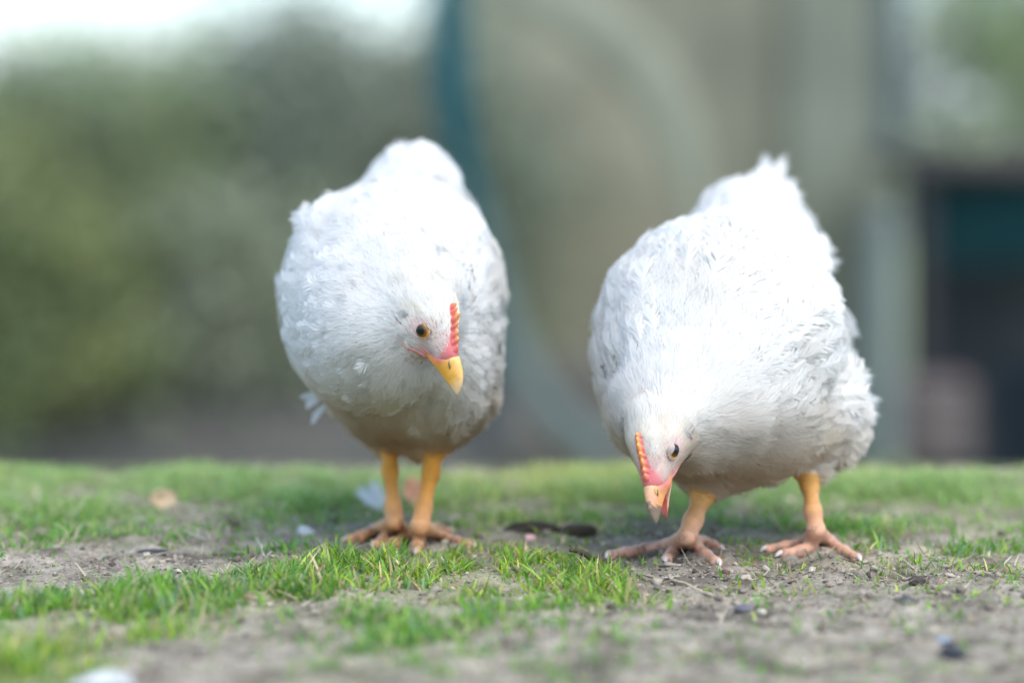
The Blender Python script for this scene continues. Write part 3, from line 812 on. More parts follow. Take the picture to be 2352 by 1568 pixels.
        rows += [np.mean(rows[:seg], 0), np.mean(rows[(n - 1) * seg:n * seg], 0)]; cs += [cs[0], cs[(n - 1) * seg]]
        Tb = [(n * seg, (k + 1) % seg, k) for k in range(seg)] + [(n * seg + 1, (n - 1) * seg + k, (n - 1) * seg + (k + 1) % seg) for k in range(seg)]
        mb.add(rows, Qb, Tb, np.array(cs))
        return mb.build(name, M_HORN, parent)
    ylw, pal, redc = np.array(cfg['beak_y']), np.array(cfg['beak_p']), np.array([.62, .15, .12])
    def dirtc(c, f, u, s):
        if cfg['beak_dirt']:
            k = smooth(np.array([f + 5 + 2.5 * math.sin(u * 2.1) + 2 * math.sin(s * 3 + f)]), 54, 58)[0] * .8
            c = c * (1 - k) + np.array([.09, .075, .065]) * k
        return c
    def ucol(f, u, s):
        k = smooth(np.array([f + .75 * max(u + 4, 0)]), 34, 45)[0]
        hl_ = .5 + .5 * math.tanh((u - 2) / 3)
        c = ylw * (1 - .6 * hl_) + pal * .6 * hl_; c = c + (np.array([.80, .62, .42]) - c) * .6 * smooth(np.array([f]), 50, 62)[0]
        g = smooth(np.array([u + 9.5 - (f - 20) * .05]), 0, 3.5)[0]   # red skin above the yellow edge of the gape
        rr = redc * g + ylw * (1 - g)
        return dirtc(rr * (1 - k) + c * k, f, u, s)
    def lcol(f, u, s):
        k = smooth(np.array([f]), 28, 36)[0]
        c = pal * .9
        if u > -8.4 and abs(s) < 3.2 and cfg['beak_open'] > 4: c = np.array([.55, .10, .07])
        return dirtc(redc * .9 * (1 - k) + c * k, f, u, s)
    beak = loft('beak', [20, 26, 32, 38, 43, 49, 55, 60, 63, 64], [-6, -3.0, 2, 10.0, 9.5, 8.2, 5.6, 1.8, -2.6, -4.5], [-10.5, -10.0, -9, -7.6, -6.5, -5.8, -5.6, -5.6, -6.2, -6.4],
                [10.4, 10.3, 9.6, 8.1, 6.9, 5.6, 4.2, 2.7, 1.2, .4], ucol, root)
    loft('lower_beak', [20, 28, 36, 44, 50, 55, 57.5, 58.5], [-10.2, -9.4, -8.4, -7.4, -6.9, -6.7, -6.9, -7.3], [-14, -14.0, -12.6, -10.8, -9.8, -8.8, -8.0, -7.6],
         [9.6, 8.4, 6.8, 5.1, 3.8, 2.4, 1.3, .3], lcol, beak, cfg['beak_open'], True)
    # nostrils: a soft flap and a dark slit on either side
    for sg in (-1, 1):
        nb_ = MB()
        c0 = hp(40.5, 4.4, sg * 6.1 * cfg['bw'] * .97)
        d_ = unit(F * .9 - U * .35); o_ = S * sg; u_ = np.cross(d_, o_)
        nb_.add((SPH[0] * np.array([3.6, .8, 1.4]) * hs) @ np.stack([d_, o_, u_]) + c0, SPH[1], SPH[2], np.array([.66, .36, .10]))
        c1 = hp(42.2, 2.9, sg * 6.85 * cfg['bw'] * .97)
        nb_.add((SPH[0] * np.array([3.0, .7, .55]) * hs) @ np.stack([d_, o_, u_]) + c1, SPH[1], SPH[2], np.array([.10, .06, .03]))
        nb_.build('nostril', M_HORN, beak)
    # ---------------- eyes
    for sg in (-1, 1):
        c0 = hp(8, 2.5, sg * (surf(8, 2.5, sg) - (5.6 if sg == cfg['vis'] else 8.2))); ax = unit(S * sg + F * .16 + U * .05)
        e1 = unit(np.cross(U, ax)); e2 = np.cross(ax, e1)
        v0, q0, t0 = sphere_arrays(40, 40)
        v = (v0 * 7.9 * hs) @ np.stack([e1, e2, ax]) + c0
        an = np.degrees(np.arccos(np.clip(v0[:, 2], -1, 1)))
        cc = np.zeros((len(v), 3)); 
        iris = np.array(cfg['iris']); rim = iris * 2.4
        k1 = smooth(an, 25, 29)[:, None]; k2 = smooth(an, 36, 46)[:, None]; k3 = smooth(an, 50, 54)[:, None]
        strk = (.85 + .3 * np.sin(np.arctan2(v0[:, 1], v0[:, 0]) * 23))[:, None]
        cc = np.array([.004, .004, .004]) * (1 - k1) + iris * strk * k1
        cc = cc * (1 - k2) + rim * k2; cc = cc * (1 - k3) + np.array([.10, .05, .03]) * k3
        me_ = MB(); me_.add(v, q0, t0, cc); eye = me_.build('eye', M_EYE, root)
        lid = MB()
        t_ = np.linspace(0, 2 * np.pi, 41)
        for (ra, off, rr, cl_) in ((6.3, 4.9, .5, np.array([.60, .30, .06])), (7.3, 4.1, .7, np.array([.50, .31, .25]))):
            ring = [c0 + (e1 * math.cos(a) * ra * 1.06 + e2 * math.sin(a) * ra * .86 + ax * off) * hs for a in t_]
            lid.tube(ring, rr * hs, 10, cl_)
        # upper lid: part of a shell over the ball
        ph_ = np.linspace(.02, math.acos(cfg['lid']), 14); ps_ = np.linspace(-1.9, 1.9, 30)
        PS, PH = np.meshgrid(ps_, ph_); PH = PH * (1 + .10 * np.cos(PS * 1.6)); rad_ = 8.35 + .25 * (np.arange(14)[:, None] == 13)
        vv = (rad_[..., None] * (np.cos(PH)[..., None] * e2 + np.sin(PH)[..., None] * (np.sin(PS)[..., None] * e1 + np.cos(PS)[..., None] * ax)) * hs).reshape(-1, 3) + c0
        ii = np.arange(13)[:, None] * 30 + np.arange(29)[None]
        lid.add(vv, np.stack([ii, ii + 1, ii + 31, ii + 30], -1).reshape(-1, 4), None, np.array([.40, .29, .24]) * (.85 + .3 * r.random((420, 1))))
        lid.build('eyelid', M_COMB, eye)
        # ear lobe with its tuft and red skin below
        eb = MB()
        es = surf(-8, -2, sg)
        eb.add((SPH[0] * np.array([3.4, 2.4, 2.2]) * hs * 1.1) @ np.stack([unit(F * .3 - U), S * sg, unit(F + U * .3)]) + hp(-5.5, -9.5, sg * (surf(-5.5, -9.5, sg) - 1.6)), SPH[1], SPH[2], np.array([.52, .26, .22]))
        m = 260; th_ = r.uniform(0, 2 * np.pi, m); rd = np.sqrt(r.random(m))
        pe = hp(0, 0, 0) + ((-8 + 3.2 * rd * np.cos(th_))[:, None] * F + (-2 + 5.2 * rd * np.sin(th_))[:, None] * U + (sg * (es - .5 + 2.2 * (1 - rd ** 2)))[:, None] * S) * hs
        v, q, t, c = hairs(pe, np.tile(S * sg, (m, 1)), np.tile(unit(-F * .5 - U), (m, 1)) + .3 * r.normal(0, 1, (m, 3)), r.uniform(.004, .007, m), np.full(m, .0005), .4 * np.ones(m), .3 * np.ones(m), r, np.tile(np.array([.68, .64, .60]), (m, 1)))
        eb.add(v, q, t, c); eb.build('ear_tuft', M_FEATHER, root)
        # wattle rim below the gape
        wb = MB()
        wp = [hp(f_, u_, sg * (surf(f_, u_, sg) - .4)) for f_, u_, s_ in ((5, -19.5, 7), (12, -18.6, 8.5), (19, -16.0, 9.2), (25, -13.0, 8.8), (30, -10.8, 7.6))]
        wb.tube(wp, np.array([.5, 1.3, 1.9, 2.2, 1.2]) * hs, 10, np.array([.60, .22, .20]))
        gp = [hp(f_, u_, sg * max(surf(f_, u_, sg) - .5, s_ * .5)) for f_, u_, s_ in ((17, -9.4, 11.6), (22, -8.6, 12.0), (29, -6.8, 11.3), (36, -4.4, 9.8))]
        wb.tube(gp, np.array([.6, 1.4, 1.6, .8]) * hs, 10, np.array([.66, .20, .17]))
        wb.build('wattle', M_COMB, root)
    # ---------------- claws
    for leg in cfg['legs']:
        for (a, b_, rr) in leg['tips']:
            d_ = unit(b_ - a); d_ = unit(d_ * np.array([1, 1, .3]))
            cl = MB()
            pts_ = [b_ + d_ * rr * .2 + np.array([0, 0, rr * .35]), b_ + d_ * rr * 1.0 + np.array([0, 0, rr * .42]), b_ + d_ * rr * 1.75 + np.array([0, 0, rr * .12]), b_ + d_ * rr * 2.35 + np.array([0, 0, -rr * .38])]
            tt_ = np.linspace(0, 3, 10); pp = np.stack([np.interp(tt_, range(4), [q[k] for q in pts_]) for k in range(3)], 1)
            cs_ = np.repeat(np.interp(tt_, [0, 1.5, 3], [0, .5, 1])[:, None], 12, 0)
            cs_ = np.concatenate([cs_, [[0], [1]]])
            cl.tube(pp, np.interp(tt_, [0, 1, 2, 3], [.62, .60, .42, .12]) * rr, 12, np.array([.52, .34, .25]) * (1 - cs_) + np.array(cfg['claw']) * cs_)
            cl.build('claw', M_HORN, root)
    return root

# ------------------------------------------------------------------ the two birds
LEFT = dict(seed=3, head=(986, 733, 2.285), F=(.42, -.25, -.87), U=(.75, -.51, .46), midx=A(905, 700, 2.45)[0],
    base=(A(950, 960, 2.42)[0], 2.42), hscale=1.0, shade_stain=.95, jit=.08, ruffle=.0, ruf_side=.4,
    label='white chicken standing upright on the left, looking down with closed yellow beak and red comb',
    ells=[(900, 690, 2.440, 230, .125, 262, .02, 'body'), (950, 690, 2.480, 190, .12, 260, .03, 'body'),
          (868, 745, 2.365, 195, .095, 190, .03, 'body'),
          (1034, 752, 2.450, 110, .12, 236, .02, 'wing'), (762, 655, 2.470, 100, .11, 178, .03, 'wing'),
          (930, 525, 2.550, 155, .085, 125, .03, 'body'), (945, 434, 2.600, 110, .07, 96, .02, 'tail'),
          (958, 888, 2.450, 150, .085, 112, .03, 'body')],
    cones=[((860, 900, 2.46), 78, (893, 1008, 2.455), 26, .03, 'thigh'), ((1010, 905, 2.43), 88, (994, 1018, 2.43), 28, .03, 'thigh')],
    neck=[(952, 662, 2.325, 84), (905, 715, 2.375, 132)],
    legs=[dict(shank=[(893, 990, 2.46, 20), (896, 1080, 2.445, 16), (903, 1165, 2.43, 16.5), (906, 1196, 2.425, 22)],
               toes=[[(860, 1218, 14.5), (825, 1232, 12.5), (800, 1238, 10)], [(895, 1226, 14), (880, 1240, 13), (862, 1250, 10.5)], [(935, 1222, 13), (952, 1236, 11.5), (962, 1243, 9.5)], [(925, 1214, 11), (940, 1218, 9)]]),
          dict(shank=[(1002, 1000, 2.43, 23), (990, 1085, 2.42, 17), (973, 1165, 2.41, 16.5), (965, 1205, 2.40, 24)],
               toes=[[(935, 1232, 15), (905, 1248, 13), (884, 1258, 10.5)], [(962, 1238, 15), (958, 1254, 13.5), (955, 1266, 11)], [(1005, 1228, 14), (1048, 1243, 12), (1082, 1252, 10)], [(1000, 1212, 12), (1030, 1220, 10)]])],
    leg_top=(.66, .27, .028), leg_low=(.64, .31, .13),
    tail_dir=(960, 300, 2.72), comb_h=10.4, comb_lean=.8, lid=.80, iris=(.16, .07, .010), liftk=.4, specks=.32, neck_k=.028, fluff=1.0, vis=1, bw=.94, claw=(.52, .40, .32), comb_t=.55, beak_y=(.76, .36, .04), beak_p=(.80, .45, .15), beak_dirt=False, beak_open=0,
    plumes=[(815, 490, 2.55, 750, 442, 2.54, 13, 'plumage', (0, -1, .4)), (748, 905, 2.50, 702, 932, 2.50, 9, 'plumage', (0, -1, .3)), (756, 918, 2.50, 710, 966, 2.50, 8, 'plumage', (0, -1, .3)),
            (748, 895, 2.50, 690, 912, 2.50, 8, 'plumage', (0, -1, .3)), (930, 400, 2.62, 922, 330, 2.65, 26, 'tail', (0, -1, .3)),
            ])

RIGHT = dict(seed=8, head=(1508, 1019, 2.265), F=(-.08, -.45, -.89), U=(-.60, -.68, .39), midx=A(1650, 700, 2.45)[0],
    base=(A(1720, 960, 2.35)[0], 2.35), hscale=1.0, shade_stain=.6, jit=.10, ruffle=.75, ruf_side=1.0,
    label='white ruffled chicken on the right pecking downwards with its beak half open and legs apart',
    ells=[(1648, 775, 2.415, 246, .125, 276, .02, 'body'), (1625, 885, 2.375, 222, .105, 200, .03, 'body'),
          (1784, 730, 2.465, 104, .12, 166, .03, 'wing'), (1480, 795, 2.405, 82, .10, 140, .04, 'wing'),
          (1700, 590, 2.525, 152, .095, 105, .03, 'body'), (1712, 492, 2.585, 98, .07, 76, .03, 'tail'),
          (1862, 925, 2.465, 88, .085, 112, .025, 'thigh'), (1700, 960, 2.415, 190, .09, 130, .03, 'body')],
    cones=[((1868, 975, 2.43), 76, (1857, 1070, 2.40), 28, .025, 'thigh'), ((1650, 1030, 2.38), 84, (1620, 1112, 2.365), 29, .03, 'thigh')],
    neck=[(1536, 950, 2.312, 84), (1590, 880, 2.37, 135)],
    legs=[dict(shank=[(1622, 1095, 2.365, 26), (1611, 1145, 2.36, 19.5), (1592, 1195, 2.345, 19.5), (1578, 1230, 2.335, 22)],
               toes=[[(1535, 1252, 15.5), (1480, 1262, 14.5), (1435, 1269, 13), (1402, 1274, 11)], [(1560, 1258, 15), (1543, 1273, 14), (1530, 1286, 12)], [(1600, 1258, 15), (1622, 1276, 14), (1646, 1291, 12)], [(1612, 1243, 13), (1636, 1252, 12), (1652, 1259, 10)]]),
          dict(shank=[(1855, 1060, 2.40, 24), (1860, 1115, 2.395, 17.5), (1867, 1175, 2.375, 17.5), (1874, 1216, 2.365, 21)],
               toes=[[(1905, 1245, 15.5), (1938, 1266, 13.5), (1968, 1281, 11)], [(1862, 1254, 15), (1838, 1265, 13), (1800, 1272, 11)], [(1845, 1246, 13), (1805, 1254, 12), (1765, 1260, 10)], [(1852, 1238, 11), (1836, 1246, 9)]])],
    leg_top=(.64, .30, .065), leg_low=(.60, .31, .19),
    tail_dir=(1800, 360, 2.72), comb_h=7.2, comb_lean=-1.0, lid=.48, iris=(.07, .032, .008), liftk=1.0, specks=.10, neck_k=.035, fluff=1.5, vis=-1, bw=.88, claw=(.60, .54, .50), comb_t=.34, beak_y=(.64, .28, .09), beak_p=(.64, .36, .23), beak_dirt=True, beak_open=17,
    plumes=[(1760, 470, 2.64, 1772, 380, 2.68, 50, 'tail', (-.2, -1, .3)), (1770, 460, 2.645, 1808, 412, 2.69, 48, 'tail', (.3, -1, .3)), (1785, 480, 2.64, 1826, 440, 2.68, 40, 'tail', (.3, -1, .3)),
            (1800, 510, 2.62, 1842, 462, 2.66, 26, 'tail', (.3, -1, .3)), (1815, 540, 2.61, 1876, 515, 2.65, 28, 'tail', (.3, -1, .3)), (1820, 520, 2.61, 1862, 488, 2.65, 24, 'tail', (.3, -1, .3)),
            (1880, 590, 2.54, 1918, 612, 2.56, 24, 'wing', (.5, -1, 0)), (1870, 560, 2.55, 1912, 580, 2.57, 22, 'wing', (.5, -1, 0)),
            (1920, 720, 2.5, 1955, 776, 2.52, 26, 'wing', (.5, -1, 0)), (1905, 735, 2.49, 1940, 795, 2.50, 26, 'wing', (.5, -1, 0)), (1925, 690, 2.5, 1962, 755, 2.52, 22, 'wing', (.5, -1, 0)), (1885, 745, 2.48, 1925, 800, 2.49, 24, 'wing', (.5, -1, 0)),
            (1385, 690, 2.44, 1362, 752, 2.45, 18, 'wing', (-.5, -1, 0)), (1390, 680, 2.45, 1370, 735, 2.46, 18, 'wing', (-.5, -1, 0)), (1385, 800, 2.44, 1366, 830, 2.44, 16, 'plumage', (-.5, -1, 0)), (1400, 820, 2.43, 1368, 812, 2.44, 16, 'plumage', (-.5, -1, .2)),
            (1950, 870, 2.51, 1990, 868, 2.52, 20, 'plumage', (.3, -1, .2)), (1955, 900, 2.51, 2008, 925, 2.52, 20, 'plumage', (.3, -1, .2)), (1955, 930, 2.51, 2006, 955, 2.52, 20, 'plumage', (.3, -1, .2)), (1940, 850, 2.51, 1962, 815, 2.52, 18, 'plumage', (.3, -1, .2)),
            (1950, 970, 2.50, 1992, 995, 2.52, 18, 'plumage', (.3, -1, .2)), (1930, 1000, 2.5, 1965, 1025, 2.51, 16, 'plumage', (.3, -1, .2)), (1800, 1065, 2.52, 1772, 1122, 2.54, 13, 'plumage', (.2, -1, .2)),
            (1425, 985, 2.40, 1382, 948, 2.42, 5, 'plumage', (-.3, -1, .2))])
build_chicken(LEFT)
build_chicken(RIGHT)

# ------------------------------------------------------------------ grass, crumbs, litter
g1 = grass('grass', 1.7, 3.22, 110000, .006, .024, .0010, .0027, 11, .12)
tag(g1, 'short green grass growing in tufts and patches on the bare soil', 'grass', kind='stuff')

def crumbs():
    r = np.random.default_rng(5)
    n = 52000
    y = 1.75 + 1.2 * r.random(n); x = r.uniform(-.62, .62, n)
    k = np.abs(x) < .19 * y + .12; x, y = x[k], y[k]
    px, py = CX + x * FP / y, HY + H * FP / y
    pr = .30 + .7 * bump2(px, py, 1620, 1320, 220, 34) + .45 * bump2(px, py, 2100, 1325, 320, 30) + .2 * bump2(px, py, 300, 1310, 300, 30)
    k = r.random(len(x)) < pr; x, y = x[k], y[k]; n = len(x)
    sz = .0006 + .0036 * r.random(n) ** 16 + .0009 * r.random(n)
    V0, Q0, T0 = SPL; m = len(V0)
    sc = r.uniform(.6, 1.3, (n, 3)) * sz[:, None]; sc[:, 2] *= .62
    V = V0[None] * sc[:, None] * (1 + .32 * r.normal(0, 1, (n, m, 1)))
    a = r.uniform(0, 6.28, n); ca, sa = np.cos(a)[:, None], np.sin(a)[:, None]
    X = V[..., 0] * ca - V[..., 1] * sa; Y = V[..., 0] * sa + V[..., 1] * ca
    P = np.stack([x, y, gz(x, y) + sz * .2], 1)
    V = np.stack([X, Y, V[..., 2]], -1) + P[:, None]
    b = (np.arange(n) * m)[:, None, None]
    tone = r.choice(5, n, p=[.36, .34, .16, .1, .04]); base = np.array([[.18, .142, .108], [.30, .25, .192], [.38, .315, .24], [.09, .07, .055], [.44, .375, .29]])
    C = np.repeat(base[tone] * r.uniform(.8, 1.2, n)[:, None], m, 0)
    o = mesh_np('soil_crumbs', V.reshape(-1, 3), (Q0[None] + b).reshape(-1, 4), (T0[None] + b).reshape(-1, 3), [mat_attr('soil_crumb', .95, .1, 0, (500, .5, .001))], None, {'Col': C}, False)
    tag(o, 'grey brown crumbs of loose soil scattered over the bare ground', 'soil', kind='stuff')
crumbs()
def litter():
    r = np.random.default_rng(6)
    n = 9000
    y = 1.75 + 1.3 * r.random(n); x = r.uniform(-.6, .6, n)
    px, py = CX + x * FP / y, HY + H * FP / y
    pr = .35 + .8 * bump2(px, py, 2100, 1320, 330, 32) + .5 * bump2(px, py, 1650, 1330, 200, 26) + .3 * bump2(px, py, 500, 1240, 500, 30) + .9 * smooth(y, 2.4, 2.55)
    k = r.random(n) < pr; x, y = x[k], y[k]; n = len(x)
    th = r.uniform(0, 6.28, n); D = np.stack([np.cos(th), np.sin(th), r.normal(.05, .22, n)], 1); D = unit(D)
    P = np.stack([x, y, gz(x, y) + .0008], 1)
    S = unit(np.cross(D, np.array([0, 0, 1.]) + .5 * r.normal(0, 1, (n, 3))))
    Nn = np.cross(S, D)
    V, Q, T, m = ribbons(P, D, Nn, r.uniform(.005, .022, n), r.uniform(.0006, .0018, n), r.uniform(-.3, .5, n), 4)
    base = np.array([[.50, .42, .28], [.34, .25, .16], [.62, .55, .42], [.14, .10, .07]])
    C = np.repeat(base[r.choice(4, n, p=[.4, .25, .2, .15])] * r.uniform(.7, 1.15, n)[:, None], m, 0)
    o = mesh_np('plant_litter', V, Q, T, [M_GRASS], None, {'Col': C}, True)
    tag(o, 'dry straw coloured bits of dead grass lying loose on the soil', 'plant litter', kind='stuff')
litter()

def gpt(px, py, lift=0.0):
    Y = 2.3
    for _ in range(12):
        g = float(gz((px - CX) * Y / FP, Y, False)[0]); Y = (H - g - lift) * FP / (py - HY); Y = min(max(Y, 1.6), 3.1)
    return np.array([(px - CX) * Y / FP, Y, g + lift])
M_LIT = mat_attr('dry_plant', .8, .2, .12, (300, .5, .0008), noise=(160, .3))
M_STONE = mat_attr('stone', .85, .25, 0, (90, .6, .002), noise=(60, .25))

def stick(name, pxs, rpx, col, label, cat, lifts=None, twigs=()):
    P = [gpt(px, py, l) for (px, py), l in zip(pxs, lifts or [.002] * len(pxs))]
    b = MB(); t = np.linspace(0, len(P) - 1, 24)
    pp = np.stack([np.interp(t, range(len(P)), [q[k] for q in P]) for k in range(3)], 1)
    s0 = P[0][1] / FP
    rr = np.interp(t, range(len(P)), rpx) * s0 * (1 + .22 * vnoise(pp * 260, 4))
    pp = pp + .0012 * np.stack([vnoise(pp * 120, 5), vnoise(pp * 120, 6), vnoise(pp * 120, 7)], 1)
    b.tube(pp, rr, 9, col)
    for (i, dx, dy, dz, r_) in twigs:
        q = pp[i]; b.tube([q, q + np.array([dx, dy, dz]) * .6 + np.array([0, 0, .001]), q + np.array([dx, dy, dz])], [r_, r_ * .7, r_ * .3], 7, col)
    return tag(b.build(name, M_LIT), label, cat)
stick('twig', [(1310, 1263), (1338, 1268), (1362, 1283), (1410, 1296)], [4, 6.5, 7, 4], (.10, .075, .045), 'dark knobbly twig beside the long left toe of the right chicken', 'twig',
      [.022, .019, .009, .003], [(4, .004, -.003, -.006, .0009), (8, -.003, -.002, -.007, .0007), (12, .009, -.004, -.004, .0009), (16, .008, .002, .003, .0007), (2, -.004, 0, .004, .0006)])
stick('straw', [(1525, 1322), (1600, 1352), (1700, 1388)], [3.5, 4, 3], (.46, .38, .26), 'long pale straw stalk lying below the front foot of the right chicken', 'straw', [.004, .003, .002])
stick('straw', [(1420, 1328), (1500, 1330), (1555, 1331)], [2, 2, 1.5], (.62, .52, .34), 'short thin yellow straw under the curled toes of the right chicken', 'straw', [.002, .002, .0015])
stick('straw', [(590, 1233), (603, 1262), (618, 1300)], [1.2, 1.3, 1.5], (.66, .60, .48), 'thin pale straw sticking up left of the left chicken feet', 'straw', [.012, .007, .001])
def leaf(name, px, py, wpx, hpx, col, label, cat, tilt=.9, yaw=.3, mat=None, curl=.35, lift=.0):
    c = gpt(px, py, lift); s = c[1] / FP; W_, H_ = wpx * s, hpx * s
    b = MB(); n, m = 14, 7; V = []
    for i in range(n):
        t = i / (n - 1)
        for j in range(m):
            u = (j / (m - 1) - .5) * 2
            wd = .5 * math.sin(math.pi * (t * .92 + .04)) ** .7
            x = (t - .5) * W_; y = u * wd * H_ * .8
            z = curl * H_ * (u * u * .5 + .6 * (t - .4) ** 2 * 2) + .04 * H_ * math.sin(9 * t + 4 * u)
            yy = y * math.cos(tilt) - z * math.sin(tilt); zz = abs(y * math.sin(tilt) + z * math.cos(tilt)) if False else y * math.sin(tilt) + z * math.cos(tilt)
            V.append((x * math.cos(yaw) - yy * math.sin(yaw), x * math.sin(yaw) + yy * math.cos(yaw), zz))
    V = np.array(V); V[:, 2] -= V[:, 2].min(); V = V + c
    b.add(V, [(i * m + j, (i + 1) * m + j, (i + 1) * m + j + 1, i * m + j + 1) for i in range(n - 1) for j in range(m - 1)], None, col)
    o = b.build(name, mat or M_LIT)
    s_ = o.modifiers.new('t', 'SOLIDIFY'); s_.thickness = .0006
    return tag(o, label, cat)
leaf('dry_leaf', 372, 1165, 62, 60, (.58, .42, .26), 'curled tan dead leaf standing in the blurred grass far left', 'dry leaf', 1.1, .5)
leaf('dry_leaf', 940, 1165, 66, 95, (.66, .36, .24), 'pinkish curled dead leaf between the legs of the left chicken', 'dry leaf', 1.2, .9)
leaf('dry_leaf', 1690, 1188, 60, 34, (.50, .40, .28), 'pale dead leaf in the blurred grass between the legs of the right chicken', 'dry leaf', .8, .2)
leaf('dry_leaf', 590, 1375, 80, 26, (.50, .38, .24), 'brownish dead leaf tucked in the tuft of the grassy ridge', 'dry leaf', 1.0, -.6)
def loose_feather(px, py, dx, dz, Wpx, label):
    p = gpt(px, py, .002); q = p + np.array([dx, -.2 * abs(dx), dz]) * p[1] / FP
    L_ = np.linalg.norm(q - p); r = np.random.default_rng(int(px))
    b = MB()
    for k in range(3):
        v, t4, t3, c = feathers(p[None], np.array([[.1 * k, -1, .5 + .3 * k]]), (q - p + np.array([.004 * (k - 1), 0, 0]))[None], L_, Wpx * p[1] / FP, .1, .25, 40, r, jit=.1, col=np.array([[.84, .84, .83]]))
        b.add(v, t4, t3, c)
    b.tube([p, (p + q) / 2, q], [.0007, .0006, .0003], 7, (.82, .80, .74))
    return tag(b.build('loose_feather', M_FEATHER), label, 'feather')
loose_feather(885, 1176, -26, 62, 34, 'white fluffy feather lying behind the legs of the left chicken')
loose_feather(725, 1222, -34, 14, 12, 'small white feather in the soil left of the left chicken')
loose_feather(150, 1575, 130, 22, 44, 'large blurred white feather at the bottom left corner')

def rock(name, px, py, rx, rz, col, label, cat, seed, mat=None, ry=1.0):
    c = gpt(px, py); s = c[1] / FP
    V0, Q0, T0 = sphere_arrays(28, 18)
    V = V0 * np.array([rx * s, rx * s * ry, rz * s])
    V = V * (1 + .18 * fbm(V0 * 1.7 + seed, 3, seed))[:, None]
    V = V + c + np.array([0, 0, rz * s * .45])
    b = MB(); b.add(V, Q0, T0, col); return tag(b.build(name, mat or M_STONE), label, cat)
rock('stone', 2190, 1506, 30, 17, (.035, .036, .042), 'small black stone on the bare soil at the lower right', 'stone', 2)
rock('stone', 2165, 1474, 22, 9, (.20, .23, .26), 'small pale blue grey stone just behind the black one', 'stone', 3)
rock('clod', 1218, 1240, 14, 9, (.62, .36, .33), 'tiny pink pebble in front of the dark bark pieces', 'pebble', 4)
rock('clod', 1875 + 230, 1338, 20, 11, (.07, .05, .04), 'dark clod of earth in the thin grass at far right', 'clod', 5)
rock('clod', 1590 + 120, 1402, 26, 10, (.13, .12, .125), 'flat dark grey clod on the soil at the lower centre right', 'clod', 6)
rock('clod', 2075, 1383, 24, 9, (.06, .06, .07), 'dark slate clod halfway between the black stone and the thin grass', 'clod', 9)
rock('clod', 350, 1275, 38, 9, (.045, .04, .038), 'dark flat clod on the bare strip at the far left', 'clod', 12)
rock('clod', 350, 1410, 46, 8, (.07, .05, .045), 'dark brown clod under the grass ridge at lower left', 'clod', 14)
rock('bark_piece', 1225, 1226, 60, 20, (.045, .035, .025), 'dark piece of bark in the grass right of the left chicken feet', 'bark', 7, M_LIT, .5)
rock('bark_piece', 1325, 1224, 48, 15, (.06, .045, .03), 'smaller dark piece of bark beside the first, towards the right chicken', 'bark', 8, M_LIT, .5)

# single taller blades that catch the focus
def hero_blades():
    r = np.random.default_rng(45)
    L_ = [(1240, 1278, .30, 58), (1268, 1290, .34, 54), (1082, 1278, .5, 40), (2120, 1322, .55, 62), (1976, 1318, .08, 56), (1636, 1240, .75, 52), (1000, 1272, .5, 40), (1040, 1275, -.3, 30), (700, 1290, -.35, 34), (608, 1320, -.4, 38), (730, 1300, .3, 36), (784, 1268, -.3, 30),
          (2050, 1318, .9, 40), (2140, 1318, .95, 50), (2108, 1320, -.1, 42), (2090, 1322, .4, 26), (2200, 1305, .5, 40), (2220, 1305, .75, 42), (2185, 1308, .1, 34), (2290, 1305, .5, 30), (1860, 1285, -.4, 34), (1886, 1290, -.2, 30), (1925, 1310, .6, 34), (1945, 1312, .9, 44), (1965, 1318, 1.0, 52),
          (1690, 1268, .4, 30), (1672, 1262, .3, 36), (1655, 1248, .6, 44), (1720, 1270, -.5, 26), (1330, 1330, -.1, 52), (1322, 1335, -.3, 44), (1345, 1336, .3, 40), (905, 1268, .1, 44), (960, 1280, .6, 36)]
    P = np.array([gpt(a, b_, -.001) for a, b_, _, _ in L_]); n = len(P)
    dx = np.array([q[2] for q in L_]); hh = np.array([q[3] for q in L_]) * P[:, 1] / FP
    D = unit(np.stack([np.sign(dx + 1e-6), r.normal(0, .35, n), 0 * dx], 1))
    U = unit(np.stack([dx * .35, r.normal(0, .1, n), np.ones(n)], 1))
    V, Q, T, m = ribbons(P, U, D, hh * 1.15, r.uniform(.0014, .0024, n), np.abs(dx) * .9 + .1, 7, r.uniform(-.9, .9, n))
    base = np.array([[.08, .20, .03], [.13, .26, .04], [.10, .19, .09], [.30, .30, .08]])
    C = np.repeat(base[r.choice(4, n)], m, 0)
    tip = np.tile(np.linspace(0, 1, m), n)[:, None] ** 3
    C = C * (1 - .6 * tip) + .6 * tip * np.array([.40, .40, .15])
    o = mesh_np('grass', V, Q, T, [M_GRASS], None, {'Col': C}, True)
    tag(o, 'taller curved grass blades standing out around the feet of the birds', 'grass', kind='stuff')
hero_blades()

# ------------------------------------------------------------------ the far side of the yard (8 to 16 m away)
M_LEAF = mat_attr('leaf', .55, .3, .3)
M_BARK = mat_attr('bark', .9, .15, 0, (40, .6, .01))
M_PAINT = mat_attr('painted_surface', .9, .1, 0, (14, .25, .006), noise=(5, .12))
M_WALL = mat_attr('rendered_wall', .9, .15, 0, (9, .6, .02), noise=(2.6, .22))

